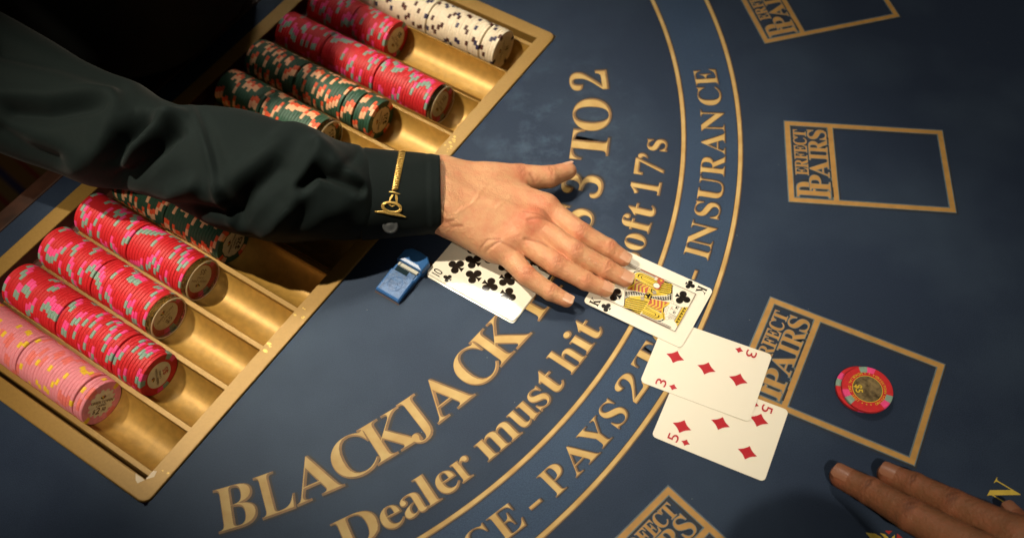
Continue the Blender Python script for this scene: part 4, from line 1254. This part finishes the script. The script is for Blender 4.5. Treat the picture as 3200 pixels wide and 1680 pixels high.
# ---- player ---------------------------------------------------------------
player = empty('person', (330, 230, 0))
tag(player, 'player at the lower right corner signalling with two brown fingers over the felt', 'person')
HP = lambda x, y, z: U(2500 + x * .27174, 1380 + y * .27174, z)
pi_ = [HP(2080, 1270, 46), HP(1265, 835, 31), HP(800, 562, 17), HP(478, 398, 9.2)]
pm_ = [HP(2480, 1060, 44), HP(1760, 725, 28), HP(1310, 505, 16), HP(1020, 375, 9.2)]
pt_ = [HP(2950, 1450, 34), HP(2720, 1150, 24), HP(2560, 960, 16), HP(2415, 815, 10)]
pr_ = [HP(1900, 1560, 46), HP(1400, 1500, 40), HP(1350, 1650, 22), HP(1600, 1700, 12)]
pp_ = [HP(2000, 1900, 44), HP(1600, 1900, 38), HP(1550, 2000, 22), HP(1800, 2050, 12)]
rr_ = [[13.5, 11.6, 10.0, 8.8], [13, 11.2, 9.8, 8.5], [12, 10, 8.6, 7.6], [11.5, 10, 8.6, 7.6], [10.5, 9, 8, 7]]
pl_ = [pi_, pm_, pt_, pr_, pp_]
ap = np.array([q for f_ in pl_ for q in f_] + [HP(3600, 2400, 50)])
fld = Field((ap.min(0) - [22, 22, 0]) * [1, 1, 0] + [0, 0, -3], ap.max(0) + [22, 22, 26], .95)
wp = [HP(3300, 1900, 52), HP(3200, 2100, 54), HP(3100, 2300, 52)]
for q, m_, r1 in ((wp[0], pm_[0], 12), (wp[0], pi_[0], 12.5), (wp[1], pr_[0], 11.5), (wp[2], pp_[0], 11)): fld.add(q, m_, 17, r1, 9)
fld.add(wp[0], pt_[0], 16, 13, 9); fld.add(wp[1], HP(3600, 2400, 56), 20, 20, 9)
for f_, r_ in zip(pl_, rr_): fld.finger(f_, r_)
pv = lambda pts, z=40: [HP(x, y, z) for x, y in pts]
hand_object('body', fld, list(zip(pl_, rr_)), skin_dark, player, [(HP(478, 398, 12), 9, .8), (HP(1020, 375, 12), 9, .7), (HP(2415, 815, 10), 10, .9)], [], 1.25)
nail(pi_[-1], pi_[-2], 8.9, 14.0, 12.6, nail2, nail2, player, back=.62)
nail(pm_[-1], pm_[-2], 8.6, 13.5, 12.0, nail2, nail2, player, back=.62)
nail(pt_[-1], pt_[-2], 7.6, 11, 9.5, nail2, nail2, player)

# unseen arm-like lump, added to cast the round shadow on the lower felt
fld = Field((100, -120, 180), (320, 130, 370), 3.0)
fld.add((206, 33, 290), (198, 31, 292), 52, 50, 4); fld.add((210, 20, 290), (260, -100, 250), 34, 40, 20)
hand_object('shadow_blocker', fld, [], skin_dark, player)

# ================================================================= floor beyond the table
fl = bpy.data.materials.new('patterned_carpet'); fl.use_nodes = True
nt = fl.node_tree; b = nt.nodes['Principled BSDF']; b.inputs['Roughness'].default_value = .9
p0, p1 = U(0, 470, -760), U(112, 570, -760); q2 = U(0, 640, -760)
bd = (p1 - p0)[:2] / np.linalg.norm((p1 - p0)[:2]); bn = np.array([bd[1], -bd[0]])
if (q2 - p0)[:2] @ bn < 0: bn = -bn
span = float((q2 - p0)[:2] @ bn)
geo_ = nt.nodes.new('ShaderNodeNewGeometry'); dt = nt.nodes.new('ShaderNodeVectorMath'); dt.operation = 'DOT_PRODUCT'; dt.inputs[1].default_value = (bn[0] / span / S, bn[1] / span / S, 0)
nt.links.new(geo_.outputs['Position'], dt.inputs[0])
off_ = nt.nodes.new('ShaderNodeMath'); off_.operation = 'SUBTRACT'; off_.inputs[1].default_value = float(p0[:2] @ bn / span); nt.links.new(dt.outputs['Value'], off_.inputs[0])
wv = nt.nodes.new('ShaderNodeMath'); wv.operation = 'WRAP'; wv.inputs[1].default_value = 1.0; wv.inputs[2].default_value = 0.0; nt.links.new(off_.outputs[0], wv.inputs[0])
cr_ = nt.nodes.new('ShaderNodeValToRGB'); cr_.color_ramp.interpolation = 'CONSTANT'
els = cr_.color_ramp.elements
els[0].position = 0; els[0].color = (.22, .11, .03, 1); els[1].position = .3; els[1].color = (.035, .03, .12, 1)
for p_, c_ in ((.5, (.24, .15, .05, 1)), (.8, (.24, .02, .015, 1)), (.92, (.22, .11, .03, 1))):
    e = els.new(p_); e.color = c_
nt.links.new(wv.outputs[0], cr_.inputs[0]); nt.links.new(cr_.outputs[0], b.inputs['Base Color'])
mb = MB(); mb.add([(-4000, -3000, -760), (4000, -3000, -760), (4000, 5000, -760), (-4000, 5000, -760)], [(0, 1, 2, 3)])
o = mb.build('carpet', fl, None); tag(o, 'patterned casino carpet beyond the table edge', None, None, 'structure')

bpy.data.objects.remove(_to)
print('objects', len(sc.objects))
